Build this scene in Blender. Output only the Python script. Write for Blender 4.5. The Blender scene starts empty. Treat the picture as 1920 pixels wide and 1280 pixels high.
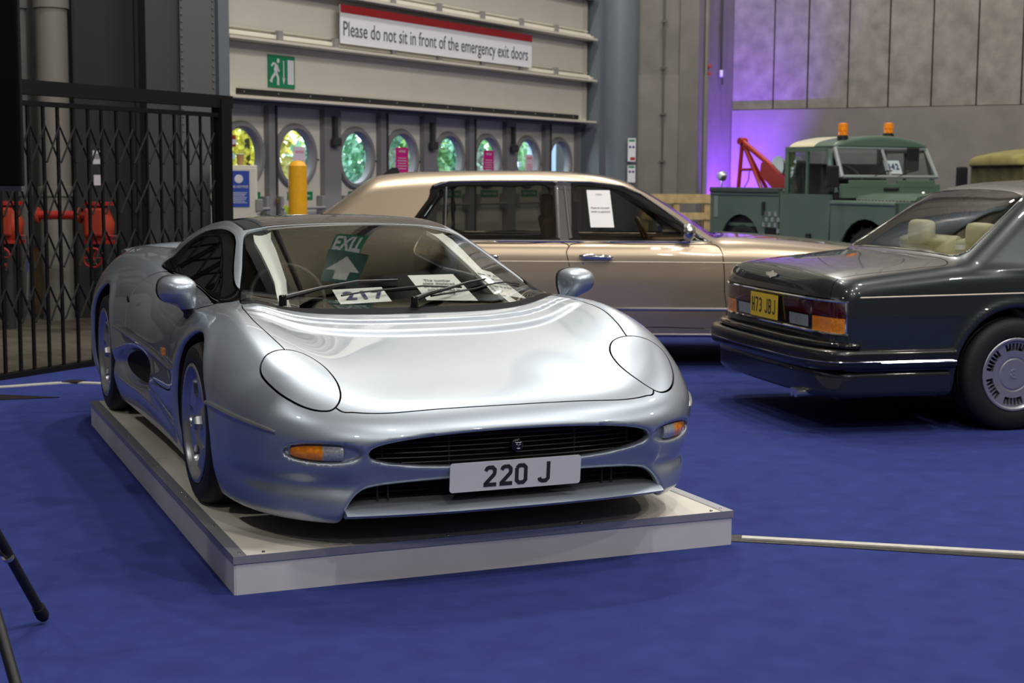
import bpy, bmesh, math, random
import numpy as np
from mathutils import Vector, Matrix
from mathutils.geometry import tessellate_polygon
R = math.radians
random.seed(7); np.random.seed(7)
sc = bpy.context.scene
COL = sc.collection
# ---------------------------------------------------------------- camera (solved from the photograph: focal 2806 px on a 1920 px frame)
FPX, PITCH, ROLL, EYE = 2806.3, .1094321, .0058353, 1.47357
cam_data = bpy.data.cameras.new('camera'); cam = bpy.data.objects.new('camera', cam_data); COL.objects.link(cam)
cam_data.sensor_width = 36; cam_data.lens = FPX/1920*36; cam_data.clip_start = .05; cam_data.clip_end = 300
_fw = Vector((0, math.cos(PITCH), -math.sin(PITCH))); _rt = Vector((1, 0, 0)); _up = _rt.cross(_fw)
_r2 = _rt*math.cos(ROLL)+_up*math.sin(ROLL); _u2 = -_rt*math.sin(ROLL)+_up*math.cos(ROLL)
_m = Matrix((_r2, _u2, -_fw)).transposed().to_4x4(); _m.translation = (0, 0, EYE); cam.matrix_world = _m
cam_data.dof.use_dof = True; cam_data.dof.focus_distance = 6.0; cam_data.dof.aperture_fstop = 5.0
sc.camera = cam
sc.view_settings.view_transform = 'Standard'; sc.view_settings.look = 'None'; sc.view_settings.gamma = 1
sc.view_settings.use_curve_mapping = False; sc.view_settings.exposure = 0.0
# ---------------------------------------------------------------- world: dull daylight outside the hall (seen through the door portholes)
w = bpy.data.worlds.new('daylight'); sc.world = w; w.use_nodes = True
w.node_tree.nodes['Background'].inputs[0].default_value = (.80, .90, 1.0, 1)
w.node_tree.nodes['Background'].inputs[1].default_value = 7.0
def lamp(kind, name, loc, energy, color=(1, 1, 1), size=.3, rot=None, **k):
    d = bpy.data.lights.new(name, kind); o = bpy.data.objects.new(name, d); COL.objects.link(o); o.location = loc
    d.energy = energy; d.color = color
    if kind == 'AREA': d.shape = 'DISK'; d.size = size
    else: d.shadow_soft_size = size
    if rot: o.rotation_euler = rot
    for a, b in k.items(): setattr(d, a, b)
    return o
# high-bay lamps of the hall (globes hung under the roof)
WARM = (1.0, .95, .875)
for (x, y, e) in [(-1.5, -6, 1.1), (4, -5, 1.1), (10, -4, .6), (-6.5, 2.5, .75), (1.4, 1.6, .9), (4.8, 4.4, 1.1), (10.5, 3, 1), (-2.0, 12.2, 1.1), (2.76, 20.2, 1.4), (7.5, 13.0, .7), (14, 9, 1), (4, -12, .6), (5.0, 8.6, .8)]:
    lamp('POINT', 'high_bay_lamp', (x, y, 10.2), 820*e, WARM, .22)
lamp('POINT', 'high_bay_lamp', (.25, 15.0, 11.8), 1300, WARM, .22)
# blue-violet LED uplighter washing the corner behind the pick-up
lamp('SPOT', 'uplight_lamp', (3.22, 22.55, .25), 2300, (.24, .05, 1.0), .06, rot=(R(160), 0, R(-12)), spot_size=R(70), spot_blend=1.0)
# ---------------------------------------------------------------- implicit-surface toolkit (numpy)
def sstep(x, a, b):
    t = np.clip((x-a)/(b-a), 0, 1); return t*t*(3-2*t)
def smax(a, b, k):
    h = np.maximum(k-np.abs(a-b), 0)/k
    return np.maximum(a, b)+h*h*k*0.25
def smin(a, b, k): return -smax(-a, -b, k)
def nspline(xs, ys, q):
    """natural cubic spline through (xs, ys) evaluated at q; ys may be 2-D (rows follow xs)"""
    xs = np.asarray(xs, float); ys = np.asarray(ys, float); n = len(xs); h = np.diff(xs)
    A = np.zeros((n, n)); B = np.zeros((n,)+ys.shape[1:]); A[0, 0] = A[-1, -1] = 1
    for i in range(1, n-1):
        A[i, i-1] = h[i-1]; A[i, i] = 2*(h[i-1]+h[i]); A[i, i+1] = h[i]
        B[i] = 6*((ys[i+1]-ys[i])/h[i]-(ys[i]-ys[i-1])/h[i-1])
    M = np.linalg.solve(A, B.reshape(n, -1)).reshape(B.shape)
    q = np.clip(q, xs[0], xs[-1]); i = np.clip(np.searchsorted(xs, q)-1, 0, n-2)
    hh = h[i]; a = (xs[i+1]-q)/hh; b = (q-xs[i])/hh
    if ys.ndim > 1: hh = hh[:, None]; a = a[:, None]; b = b[:, None]
    return a*ys[i]+b*ys[i+1]+((a**3-a)*M[i]+(b**3-b)*M[i+1])*hh*hh/6
def pchip(xs, ys, q):
    """monotone cubic (no overshoot)"""
    xs = np.asarray(xs, float); ys = np.asarray(ys, float); h = np.diff(xs)
    if ys.ndim > 1: h = h[:, None]
    d = np.diff(ys, axis=0)/h; m = np.zeros_like(ys)
    w = (d[1:]*d[:-1] > 0); m[1:-1] = np.where(w, 2*d[1:]*d[:-1]/np.where(w, d[1:]+d[:-1], 1), 0)
    m[0] = d[0]; m[-1] = d[-1]
    q = np.clip(q, xs[0], xs[-1]); i = np.clip(np.searchsorted(xs, q)-1, 0, len(xs)-2)
    hh = (xs[i+1]-xs[i]); t = (q-xs[i])/hh
    if ys.ndim > 1: hh = hh[:, None]; t = t[:, None]
    return ys[i]*(2*t**3-3*t*t+1)+m[i]*hh*(t**3-2*t*t+t)+ys[i+1]*(3*t*t-2*t**3)+m[i+1]*hh*(t**3-t*t)
class Field2:
    """C2-smooth heightfield from an uneven table (rows x, cols a)"""
    def __init__(s, xs, as_, T, step=.05, ext=.3, smooth=0):
        T = np.asarray(T, float); o = np.argsort(xs); xs = np.asarray(xs, float)[o]; T = T[o]
        s.h = step; s.x0 = xs[0]-ext; s.a0 = as_[0]-ext
        gx = np.arange(s.x0, xs[-1]+ext+2*step, step); ga = np.arange(s.a0, as_[-1]+ext+2*step, step)
        G = pchip(xs, T, gx)
        G = pchip(np.array(as_, float), G.T, np.clip(np.abs(ga), as_[0], as_[-1])).T if as_[0] == 0 else pchip(np.array(as_, float), G.T, ga).T
        for _ in range(smooth):
            G = np.pad(G, 1, mode='edge'); G = (G[:-2]+2*G[1:-1]+G[2:])/4; G = (G[:, :-2]+2*G[:, 1:-1]+G[:, 2:])/4
        s.G = np.ascontiguousarray(G)
    def __call__(s, x, a):
        u = np.clip((x-s.x0)/s.h, 1, s.G.shape[0]-3.001); v = np.clip((a-s.a0)/s.h, 1, s.G.shape[1]-3.001)
        i = u.astype(np.int32); j = v.astype(np.int32); u = u-i; v = v-j
        def w(t): return ((1-t)**3/6, (3*t**3-6*t*t+4)/6, (-3*t**3+3*t*t+3*t+1)/6, t**3/6)
        wu = w(u); wv = w(v); nj = s.G.shape[1]; g = s.G.ravel(); base = (i-1)*nj+(j-1); r = 0
        for p in range(4):
            rr = 0
            for q in range(4): rr = rr+wv[q]*g[base+p*nj+q]
            r = r+wu[p]*rr
        return r
class Field1:
    def __init__(s, xs, ys, n=400, w=9):
        o = np.argsort(xs); xs = np.asarray(xs, float)[o]; ys = np.asarray(ys, float)[o]
        s.q = np.linspace(xs[0], xs[-1], n); v = pchip(xs, ys, s.q)
        k = np.ones(w)/w; m = w//2
        for _ in range(2): v = np.convolve(np.pad(v, m, mode='edge'), k, 'valid')
        s.v = v
    def __call__(s, x): return np.interp(x, s.q, s.v)
def grad(F, P, e):
    g = np.empty_like(P)
    for a in range(3):
        d = np.zeros(3); d[a] = e; g[:, a] = (F(P+d)-F(P-d))/(2*e)
    return g
def mesh_sdf(F0, lo, hi, h, nb=8, thr=1.15, steps=3):
    """sparse surface nets: returns verts, quads, unit normals"""
    def F(P):
        if len(P) < 300000: return F0(P)
        return np.concatenate([F0(P[i:i+300000]) for i in range(0, len(P), 300000)])
    lo = np.array(lo, float); hi = np.array(hi, float); B = h*nb
    nbk = np.ceil((hi-lo)/B).astype(int)
    I = np.stack(np.meshgrid(*[np.arange(n) for n in nbk], indexing='ij'), -1).reshape(-1, 3)
    f = F(lo+(I+.5)*B); I = I[np.abs(f) < B*.87*thr+h]
    c = np.stack(np.meshgrid(*[np.arange(nb+1)]*3, indexing='ij'), -1).reshape(-1, 3)
    cells = []; vals = []
    co = [(0,0,0),(1,0,0),(0,1,0),(1,1,0),(0,0,1),(1,0,1),(0,1,1),(1,1,1)]
    for s in range(0, len(I), 400):
        b = I[s:s+400]; P = lo+(b[:, None, :]*nb+c[None])*h
        v = F(P.reshape(-1, 3)).reshape(len(b), nb+1, nb+1, nb+1)
        q = np.stack([v[:, x:nb+x, y:nb+y, z:nb+z] for x, y, z in co], -1)
        neg = q < 0; m = neg.any(-1) & ~neg.all(-1); w = np.argwhere(m)
        cells.append(b[w[:, 0]]*nb+w[:, 1:]); vals.append(q[m])
    C = np.concatenate(cells); Q = np.concatenate(vals)
    D = nbk*nb+2; key = ((C[:, 0]+1)*D[1]+C[:, 1]+1)*D[2]+C[:, 2]+1
    o = np.argsort(key); key = key[o]; C = C[o]; Q = Q[o]
    acc = np.zeros((len(C), 3)); cnt = np.zeros(len(C)); coa = np.array(co, float)
    for a in range(8):
        for bb in range(a+1, 8):
            if np.abs(coa[a]-coa[bb]).sum() != 1: continue
            m = (Q[:, a] < 0) != (Q[:, bb] < 0); t = np.where(m, Q[:, a]/np.where(m, Q[:, a]-Q[:, bb], 1), 0)
            acc += np.where(m[:, None], coa[a]+t[:, None]*(coa[bb]-coa[a]), 0); cnt += m
    V = lo+(C+acc/cnt[:, None])*h
    st = (D[1]*D[2], D[2], 1); quads = []
    for a, (ci, b_, c_) in enumerate(((1, 1, 2), (2, 2, 0), (4, 0, 1))):
        m = (Q[:, 0] < 0) != (Q[:, ci] < 0); idx = np.nonzero(m)[0]; k = key[idx]
        n = []; ok = np.ones(len(idx), bool)
        for dk in (0, st[b_], st[b_]+st[c_], st[c_]):
            p = np.clip(np.searchsorted(key, k-dk), 0, len(key)-1); ok &= key[p] == k-dk; n.append(p)
        qd = np.stack(n, -1)[ok]; fl = (Q[idx, 0] < 0)[ok]
        qd[~fl] = qd[~fl][:, ::-1]; quads.append(qd)
    quads = np.concatenate(quads)
    V0 = V.copy()
    for _ in range(steps):
        g = grad(F, V, h*.3); f = F(V); g2 = (g*g).sum(1)+1e-9
        V = V-np.clip(f/g2, -h*.6, h*.6)[:, None]*g
        V = V0+np.clip(V-V0, -h*.8, h*.8)
    g = grad(F, V, h*.4); N = g/np.linalg.norm(g, axis=1, keepdims=True)
    return V, quads, N
def tris(q): return np.concatenate([q[:, [0, 1, 2]], q[:, [0, 2, 3]]]) if q.shape[1] == 4 else q
def compact(V, N, T, E=None):
    u, inv = np.unique(T, return_inverse=True); m = np.full(len(V), -1); m[u] = np.arange(len(u))
    r = [V[u], N[u], inv.reshape(T.shape)]
    if E is not None:
        E = m[E]; E = E[(E >= 0).all(1)]
    r.append(E); return r
def clip(M, d):
    """keep the part of the triangle mesh with d > 0, cut exactly along d = 0; returns (V, N, T, E) with E the new border edges"""
    V, N, T = M[:3]; E0 = M[3] if len(M) > 3 and M[3] is not None else np.zeros((0, 2), int)
    d = np.where(np.abs(d) < 1e-7, 1e-7, d); pos = d > 0; c = pos[T].sum(1)
    keep = [T[c == 3]]; nv = []; nn = []; cache = {}; E = []
    base = len(V)
    # all cut edges
    mix = T[(c == 1) | (c == 2)]
    if len(mix):
        e = np.concatenate([mix[:, [0, 1]], mix[:, [1, 2]], mix[:, [2, 0]]]); e = e[pos[e[:, 0]] != pos[e[:, 1]]]
        e = np.unique(np.sort(e, 1), axis=0); k = e[:, 0]*base+e[:, 1]; o = np.argsort(k); e = e[o]; k = k[o]
        t = (d[e[:, 0]]/(d[e[:, 0]]-d[e[:, 1]]))[:, None]
        nV = V[e[:, 0]]*(1-t)+V[e[:, 1]]*t; nN = N[e[:, 0]]*(1-t)+N[e[:, 1]]*t; nN /= np.linalg.norm(nN, axis=1, keepdims=True)+1e-12
        def en(a, b):
            lo_ = np.minimum(a, b); hi_ = np.maximum(a, b); return base+np.searchsorted(k, lo_*base+hi_)
        for want, cc in ((True, 1), (False, 2)):
            S = T[c == cc]
            if not len(S): continue
            r = np.argmax(pos[S] == want, axis=1); i = np.arange(len(S))
            a = S[i, r]; b = S[i, (r+1) % 3]; g = S[i, (r+2) % 3]; ab = en(a, b); ga = en(g, a)
            if cc == 1: keep.append(np.stack([a, ab, ga], 1)); E.append(np.stack([ab, ga], 1))
            else:
                keep.append(np.stack([ab, b, g], 1)); keep.append(np.stack([ab, g, ga], 1)); E.append(np.stack([ga, ab], 1))
        V = np.concatenate([V, nV]); N = np.concatenate([N, nN])
    T = np.concatenate(keep)
    E = np.concatenate([E0]+E) if E else E0
    return compact(V, N, T, E) if len(T) else [V[:0], N[:0], T, E[:0]]
def skirt(M, depth, start=0.0):
    """a wall going inwards from the border edges, as (V, T)"""
    V, N, T, E = M
    if not len(E): return V[:0], T[:0]
    u, inv = np.unique(E, return_inverse=True); e = inv.reshape(-1, 2); n = len(u)
    W = np.concatenate([V[u]-N[u]*start, V[u]-N[u]*depth])
    return W, np.concatenate([np.stack([e[:, 1], e[:, 0], e[:, 0]+n], 1), np.stack([e[:, 1], e[:, 0]+n, e[:, 1]+n], 1)])
def smooth_loop(P, n=8, closed=True):
    P = np.asarray(P, float); m = len(P); out = []
    for i in range(m if closed else m-1):
        if closed: a, b, c, d = P[(i-1) % m], P[i], P[(i+1) % m], P[(i+2) % m]
        else: a, b, c, d = P[max(i-1, 0)], P[i], P[i+1], P[min(i+2, m-1)]
        for t in np.arange(n)/n:
            out.append(.5*((2*b)+(-a+c)*t+(2*a-5*b+4*c-d)*t*t+(-a+3*b-3*c+d)*t**3))
    if not closed: out.append(P[-1])
    return np.array(out)
def poly_sd(P, loop):
    """signed distance (negative inside) of 2-D points to a closed polyline"""
    A = loop; Bp = np.roll(loop, -1, 0); best = np.full(len(P), 1e9); ins = np.zeros(len(P), bool)
    for a, b in zip(A, Bp):
        e = b-a; w = P-a; t = np.clip((w@e)/max(e@e, 1e-12), 0, 1); q = w-t[:, None]*e; best = np.minimum(best, (q*q).sum(1))
        if a[1] != b[1]:
            c = ((a[1] > P[:, 1]) != (b[1] > P[:, 1])) & (P[:, 0] < (b[0]-a[0])*(P[:, 1]-a[1])/(b[1]-a[1])+a[0]); ins ^= c
    s = np.sqrt(best); return np.where(ins, -s, s)
def line_d(P, line):
    """distance of 2-D points to an open polyline"""
    best = np.full(len(P), 1e9)
    for a, b in zip(line[:-1], line[1:]):
        e = b-a; w = P-a; t = np.clip((w@e)/max(e@e, 1e-12), 0, 1); q = w-t[:, None]*e; best = np.minimum(best, (q*q).sum(1))
    return np.sqrt(best)
# ---------------------------------------------------------------- materials
def mat(name, col, rough=.5, metal=0.0, coat=0.0, spec=.5, noise=0, nscale=40, bump=0, bscale=200, trans=0, ior=1.45, emit=None, estr=0, coat_rough=.03):
    m = bpy.data.materials.new(name); m.use_nodes = True; nt = m.node_tree; b = nt.nodes['Principled BSDF']
    b.inputs['Base Color'].default_value = (*col, 1); b.inputs['Roughness'].default_value = rough; b.inputs['Metallic'].default_value = metal
    b.inputs['Coat Weight'].default_value = coat; b.inputs['Coat Roughness'].default_value = coat_rough; b.inputs['Specular IOR Level'].default_value = spec
    b.inputs['Transmission Weight'].default_value = trans; b.inputs['IOR'].default_value = ior
    if emit: b.inputs['Emission Color'].default_value = (*emit, 1); b.inputs['Emission Strength'].default_value = estr
    tc = None
    if noise or bump: tc = nt.nodes.new('ShaderNodeTexCoord')
    if noise:
        n = nt.nodes.new('ShaderNodeTexNoise'); n.inputs['Scale'].default_value = nscale; n.inputs['Detail'].default_value = 4
        nt.links.new(tc.outputs['Object'], n.inputs['Vector'])
        r = nt.nodes.new('ShaderNodeMapRange'); r.inputs['From Min'].default_value = .3; r.inputs['From Max'].default_value = .7
        r.inputs['To Min'].default_value = 1-noise; r.inputs['To Max'].default_value = 1+noise
        nt.links.new(n.outputs['Fac'], r.inputs['Value'])
        x = nt.nodes.new('ShaderNodeVectorMath'); x.operation = 'SCALE'; x.inputs[0].default_value = col
        nt.links.new(r.outputs[0], x.inputs['Scale']); nt.links.new(x.outputs[0], b.inputs['Base Color'])
    if bump:
        n = nt.nodes.new('ShaderNodeTexNoise'); n.inputs['Scale'].default_value = bscale; n.inputs['Detail'].default_value = 3
        nt.links.new(tc.outputs['Object'], n.inputs['Vector'])
        bb = nt.nodes.new('ShaderNodeBump'); bb.inputs['Strength'].default_value = bump; bb.inputs['Distance'].default_value = .004
        nt.links.new(n.outputs['Fac'], bb.inputs['Height']); nt.links.new(bb.outputs[0], b.inputs['Normal'])
    return m
def glass_mat(name, tint, ior=1.5, rough=.0, boost=1.0):
    """thin automotive glass: tinted transparency under a Fresnel reflection"""
    m = bpy.data.materials.new(name); m.use_nodes = True; nt = m.node_tree; nt.nodes.clear()
    o = nt.nodes.new('ShaderNodeOutputMaterial'); mix = nt.nodes.new('ShaderNodeMixShader'); t = nt.nodes.new('ShaderNodeBsdfTransparent'); g = nt.nodes.new('ShaderNodeBsdfGlossy')
    f = nt.nodes.new('ShaderNodeFresnel'); ge = nt.nodes.new('ShaderNodeNewGeometry'); mr = nt.nodes.new('ShaderNodeMapRange'); mr.inputs['To Min'].default_value = ior; mr.inputs['To Max'].default_value = 1/ior
    nt.links.new(ge.outputs['Backfacing'], mr.inputs['Value']); nt.links.new(mr.outputs[0], f.inputs['IOR'])
    t.inputs[0].default_value = (*tint, 1); g.inputs['Roughness'].default_value = rough
    q = nt.nodes.new('ShaderNodeMath'); q.operation = 'MULTIPLY'; q.inputs[1].default_value = boost; q.use_clamp = True
    nt.links.new(f.outputs[0], q.inputs[0]); nt.links.new(q.outputs[0], mix.inputs[0]); nt.links.new(t.outputs[0], mix.inputs[1]); nt.links.new(g.outputs[0], mix.inputs[2]); nt.links.new(mix.outputs[0], o.inputs[0])
    return m
M = {}
M['silver'] = mat('silver_paint', (.375, .43, .50), .40, .70, 1.0, coat_rough=.02)
M['black'] = mat('black_plastic', (.012, .012, .013), .45)
M['matt_black'] = mat('matt_black_trim', (.006, .006, .007), .75, spec=.15)
M['gloss_black'] = mat('gloss_black', (.006, .006, .007), .06, coat=.5)
M['liner'] = mat('dark_liner', (.006, .006, .007), .8)
M['rubber'] = mat('tyre_rubber', (.010, .010, .011), .62, bump=.3, bscale=150)
M['alloy'] = mat('alloy_metal', (.50, .52, .55), .28, .9, .6)
M['chrome'] = mat('chrome', (.82, .83, .84), .08, 1.0)
M['glass'] = glass_mat('tinted_glass', (.80, .82, .78), 1.50)
M['dark_glass'] = glass_mat('dark_glass', (.12, .12, .11), 1.5); M['side_glass'] = glass_mat('side_glass', (.42, .42, .38), 1.5)
M['clear'] = glass_mat('clear_glass', (.88, .92, .92), 1.45)
M['paper'] = mat('white_paper', (.84, .84, .86), .8)
M['ink'] = mat('black_ink', (.02, .02, .03), .6)
M['grey_ink'] = mat('grey_ink', (.25, .25, .28), .7)
M['blue_ink'] = mat('blue_ink', (.04, .03, .16), .6)
M['plate_white'] = mat('plate_white', (.66, .68, .72), .45, coat=.4)
M['plate_yellow'] = mat('plate_yellow', (.80, .56, .02), .45, coat=.4)
M['amber'] = mat('amber_lens', (.85, .26, .01), .15, coat=1, noise=.25, nscale=60)
M['clear_lens'] = mat('ribbed_clear_lens', (.42, .46, .48), .15, .3, 1, noise=.25, nscale=120)
M['red_lens'] = mat('dark_red_lens', (.055, .003, .005), .12, coat=1)
M['dark_trim'] = mat('dark_interior', (.02, .02, .022), .7)
M['inner_trim'] = mat('pale_pillar_trim', (.80, .82, .82), .35)
# ---------------------------------------------------------------- object helpers
def link(name, me, parent=None, m=None):
    o = bpy.data.objects.new(name, me); COL.objects.link(o)
    if m is not None:
        if isinstance(m, (list, tuple)):
            for q in m: me.materials.append(q)
        else: me.materials.append(m)
    if parent is not None: o.parent = parent
    return o
def thing(name, label, cat, loc=(0, 0, 0), rotz=0, group=None):
    o = bpy.data.objects.new(name, None); COL.objects.link(o); o.location = loc; o.rotation_euler = (0, 0, rotz); o.empty_display_size = .2
    return tag(o, label, cat, group)
def tag(o, label, cat, group=None, kind=None):
    o['label'] = label; o['category'] = cat
    if group: o['group'] = group
    if kind: o['kind'] = kind
    return o
def struct(o, label=None):
    o['kind'] = 'structure'
    if label: o['label'] = label
    return o
def np_mesh(name, V, T, N=None, W=None, WT=None, wall_mat=0, smooth=True):
    """mesh from arrays; (W, WT) is an extra wall whose normals are automatic"""
    V = np.asarray(V, float); T = np.asarray(T, int); nV = len(V); nT = len(T)
    if W is not None and len(W): V = np.concatenate([V, W]); T = np.concatenate([T, WT+nV])
    me = bpy.data.meshes.new(name); me.vertices.add(len(V)); me.vertices.foreach_set('co', V.astype(np.float32).ravel())
    k = T.shape[1]; me.loops.add(T.size); me.loops.foreach_set('vertex_index', T.astype(np.int32).ravel())
    me.polygons.add(len(T)); me.polygons.foreach_set('loop_start', np.arange(0, T.size, k, dtype=np.int32))
    mi = np.zeros(len(T), np.int32); mi[nT:] = wall_mat; me.polygons.foreach_set('material_index', mi)
    me.update(calc_edges=True); me.polygons.foreach_set('use_smooth', np.full(len(T), smooth)); me.update()
    if N is not None:
        NN = np.zeros((len(V), 3)); NN[:nV] = N; me.normals_split_custom_set_from_vertices(NN.tolist())
    return me
def panel(name, Mh, parent, m, depth=.014, wall=None, flip=False):
    """one body panel from a clipped piece, with its cut edges turned inwards"""
    V, N, T, E = Mh; W, WT = skirt(Mh, depth)
    me = np_mesh(name, V, T, N, W, WT, 1 if wall is not None else 0)
    return link(name, me, parent, [m, wall] if wall is not None else m)
def cut(Mh, d, gap=.005):
    """(outside, inside) of a seam line d = 0"""
    return clip(Mh, d-gap/2), clip(Mh, -d-gap/2)
def bm_obj(name, bm, m, parent=None, smooth=False, bevel=0, seg=2):
    me = bpy.data.meshes.new(name)
    if bevel: bmesh.ops.bevel(bm, geom=[e for e in bm.edges if e.is_manifold and len(e.link_faces) == 2 and e.calc_face_angle(0) > .6], offset=bevel, segments=seg, profile=.6, affect='EDGES', clamp_overlap=True)
    bmesh.ops.recalc_face_normals(bm, faces=bm.faces); bm.to_mesh(me); bm.free()
    o = link(name, me, parent, m)
    if smooth:
        me.polygons.foreach_set('use_smooth', [True]*len(me.polygons))
        me.set_sharp_from_angle(angle=R(38)) if hasattr(me, 'set_sharp_from_angle') else None
    return o
def add_box(bm, c, s, rot=None):
    r = bmesh.ops.create_cube(bm, size=1); v = r['verts']
    bmesh.ops.scale(bm, vec=s, verts=v)
    if rot is not None: bmesh.ops.rotate(bm, cent=(0, 0, 0), matrix=rot, verts=v)
    bmesh.ops.translate(bm, vec=c, verts=v); return v
def box(name, c, s, m, parent=None, bevel=0, rot=None, seg=2):
    bm = bmesh.new(); add_box(bm, c, s, rot); return bm_obj(name, bm, m, parent, bevel=bevel, smooth=seg > 2, seg=seg)
def add_tube(bm, P, r, n=10, caps=True, closed=False):
    P = [Vector(p) for p in P]; rr = r if isinstance(r, (list, tuple)) else [r]*len(P); rings = []; up = Vector((0, 0, 1)); last = None
    for i, p in enumerate(P):
        a = P[i-1] if (i > 0 or closed) else P[i]; b = P[(i+1) % len(P)] if (i < len(P)-1 or closed) else P[i]
        t = (b-a).normalized()
        if last is None: u = t.cross(up) if abs(t.z) < .95 else t.cross(Vector((0, 1, 0)))
        else: u = last-t*last.dot(t)
        u.normalize(); last = u; v = t.cross(u)
        rings.append([bm.verts.new(p+(u*math.cos(2*math.pi*k/n)+v*math.sin(2*math.pi*k/n))*rr[i]) for k in range(n)])
    m = len(rings)
    for i in range(m if closed else m-1):
        A, B = rings[i], rings[(i+1) % m]
        for k in range(n): bm.faces.new((A[k], A[(k+1) % n], B[(k+1) % n], B[k]))
    if caps and not closed: bm.faces.new(rings[0][::-1]); bm.faces.new(rings[-1])
def tube(name, P, r, m, parent=None, n=10, closed=False):
    bm = bmesh.new(); add_tube(bm, P, r, n, closed=closed); return bm_obj(name, bm, m, parent, smooth=True)
def add_lathe(bm, prof, n=48, axis='Z', c=(0, 0, 0), close=False):
    """prof: (radius, height) pairs"""
    c = Vector(c); rings = []
    for r, h in prof:
        ring = []
        for k in range(n):
            a = 2*math.pi*k/n; x, y = math.cos(a)*r, math.sin(a)*r
            p = {'Z': (x, y, h), 'Y': (x, h, y), 'X': (h, x, y)}[axis]; ring.append(bm.verts.new(c+Vector(p)))
            if r < 1e-6: break
        rings.append(ring)
    pr = list(zip(rings[:-1], rings[1:]))+([(rings[-1], rings[0])] if close else [])
    for A, B in pr:
        for k in range(n):
            k2 = (k+1) % n
            if len(A) == 1 and len(B) == 1: continue
            if len(A) == 1: bm.faces.new((A[0], B[k], B[k2]))
            elif len(B) == 1: bm.faces.new((A[k], A[k2], B[0]))
            else: bm.faces.new((A[k], A[k2], B[k2], B[k]))
def lathe(name, prof, m, parent=None, n=48, axis='Z', c=(0, 0, 0), close=False):
    bm = bmesh.new(); add_lathe(bm, prof, n, axis, c, close); return bm_obj(name, bm, m, parent, smooth=True)
def add_prism(bm, poly, d0, d1, axis='Y'):
    """closed polygon (2-D) extruded from d0 to d1 along axis; 2-D coordinates are the two other axes in order"""
    def p3(q, d): return {'Y': (q[0], d, q[1]), 'Z': (q[0], q[1], d), 'X': (d, q[0], q[1])}[axis]
    A = [bm.verts.new(p3(q, d0)) for q in poly]; B = [bm.verts.new(p3(q, d1)) for q in poly]; n = len(poly)
    for k in range(n): bm.faces.new((A[k], A[(k+1) % n], B[(k+1) % n], B[k]))
    if n <= 4:
        bm.faces.new(A[::-1]); bm.faces.new(B); return
    for i, j, k in tessellate_polygon([[Vector((q[0], q[1], 0)) for q in poly]]):
        bm.faces.new((A[i], A[k], A[j])); bm.faces.new((B[i], B[j], B[k]))
def prism(name, poly, d0, d1, m, parent=None, axis='Y', bevel=0, smooth=False):
    bm = bmesh.new(); add_prism(bm, poly, d0, d1, axis); return bm_obj(name, bm, m, parent, bevel=bevel, smooth=smooth)
def text(name, s, size, M4, m, parent=None, bold=0.0, depth=.0008, sx=1.0, align='CENTER', space=1.0, fit=0, base=None):
    cu = bpy.data.curves.new(name, 'FONT'); cu.body = s; cu.size = size; cu.align_x = align; cu.align_y = 'TOP_BASELINE' if base else 'CENTER'; cu.offset = bold; cu.extrude = depth
    cu.space_character = space; cu.resolution_u = 3
    t_ = bpy.data.objects.new('tmp', cu); me = bpy.data.meshes.new_from_object(t_); bpy.data.objects.remove(t_); bpy.data.curves.remove(cu)
    me.name = name; me.materials.clear(); me.materials.append(m)
    if fit: 
        xs = [v.co.x for v in me.vertices]; sx = fit/(max(xs)-min(xs))
    if base:
        xs = [v.co.x for v in me.vertices]; me.transform(Matrix.Translation((-(min(xs)+max(xs))/2, 0, 0)))
    me.transform(Matrix.Diagonal((sx, 1, 1, 1)))
    o = bpy.data.objects.new(name, me); COL.objects.link(o)
    if parent is not None: o.parent = parent
    o.matrix_local = M4; return o
def digits(s, size, M4, m, parent, bold=0.0):
    for k, ch in enumerate(s): text('digit', ch, size, M4 @ Matrix.Translation(((k-(len(s)-1)/2)*size*.62, 0, 0)), m, parent, bold)
def words(s, size, M4, m, parent, fit, bold=0.0):
    def wdt(q):
        cu = bpy.data.curves.new('t', 'FONT'); cu.body = q; cu.size = size; o_ = bpy.data.objects.new('t', cu); me = bpy.data.meshes.new_from_object(o_)
        xs = [v.co.x for v in me.vertices]; r = (min(xs), max(xs)); bpy.data.objects.remove(o_); bpy.data.curves.remove(cu); bpy.data.meshes.remove(me); return r
    tot = wdt(s); k = fit/(tot[1]-tot[0]); parts = s.split(' '); pre = ''
    for wd in parts:
        pre = (pre+' '+wd).strip(); e = wdt(pre)[1]; w0, w1 = wdt(wd)
        text('lettering', wd, size, M4 @ Matrix.Translation(((e-(w1-w0)/2-(tot[0]+tot[1])/2)*k, 0, 0)), m, parent, bold, sx=k, base='Ay')
def frame4(o, x, y):
    """matrix with origin o, local x along x, local y along y"""
    x = Vector(x).normalized(); y = Vector(y); y = (y-x*y.dot(x)).normalized(); z = x.cross(y)
    m = Matrix((x, y, z)).transposed().to_4x4(); m.translation = o; return m
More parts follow.
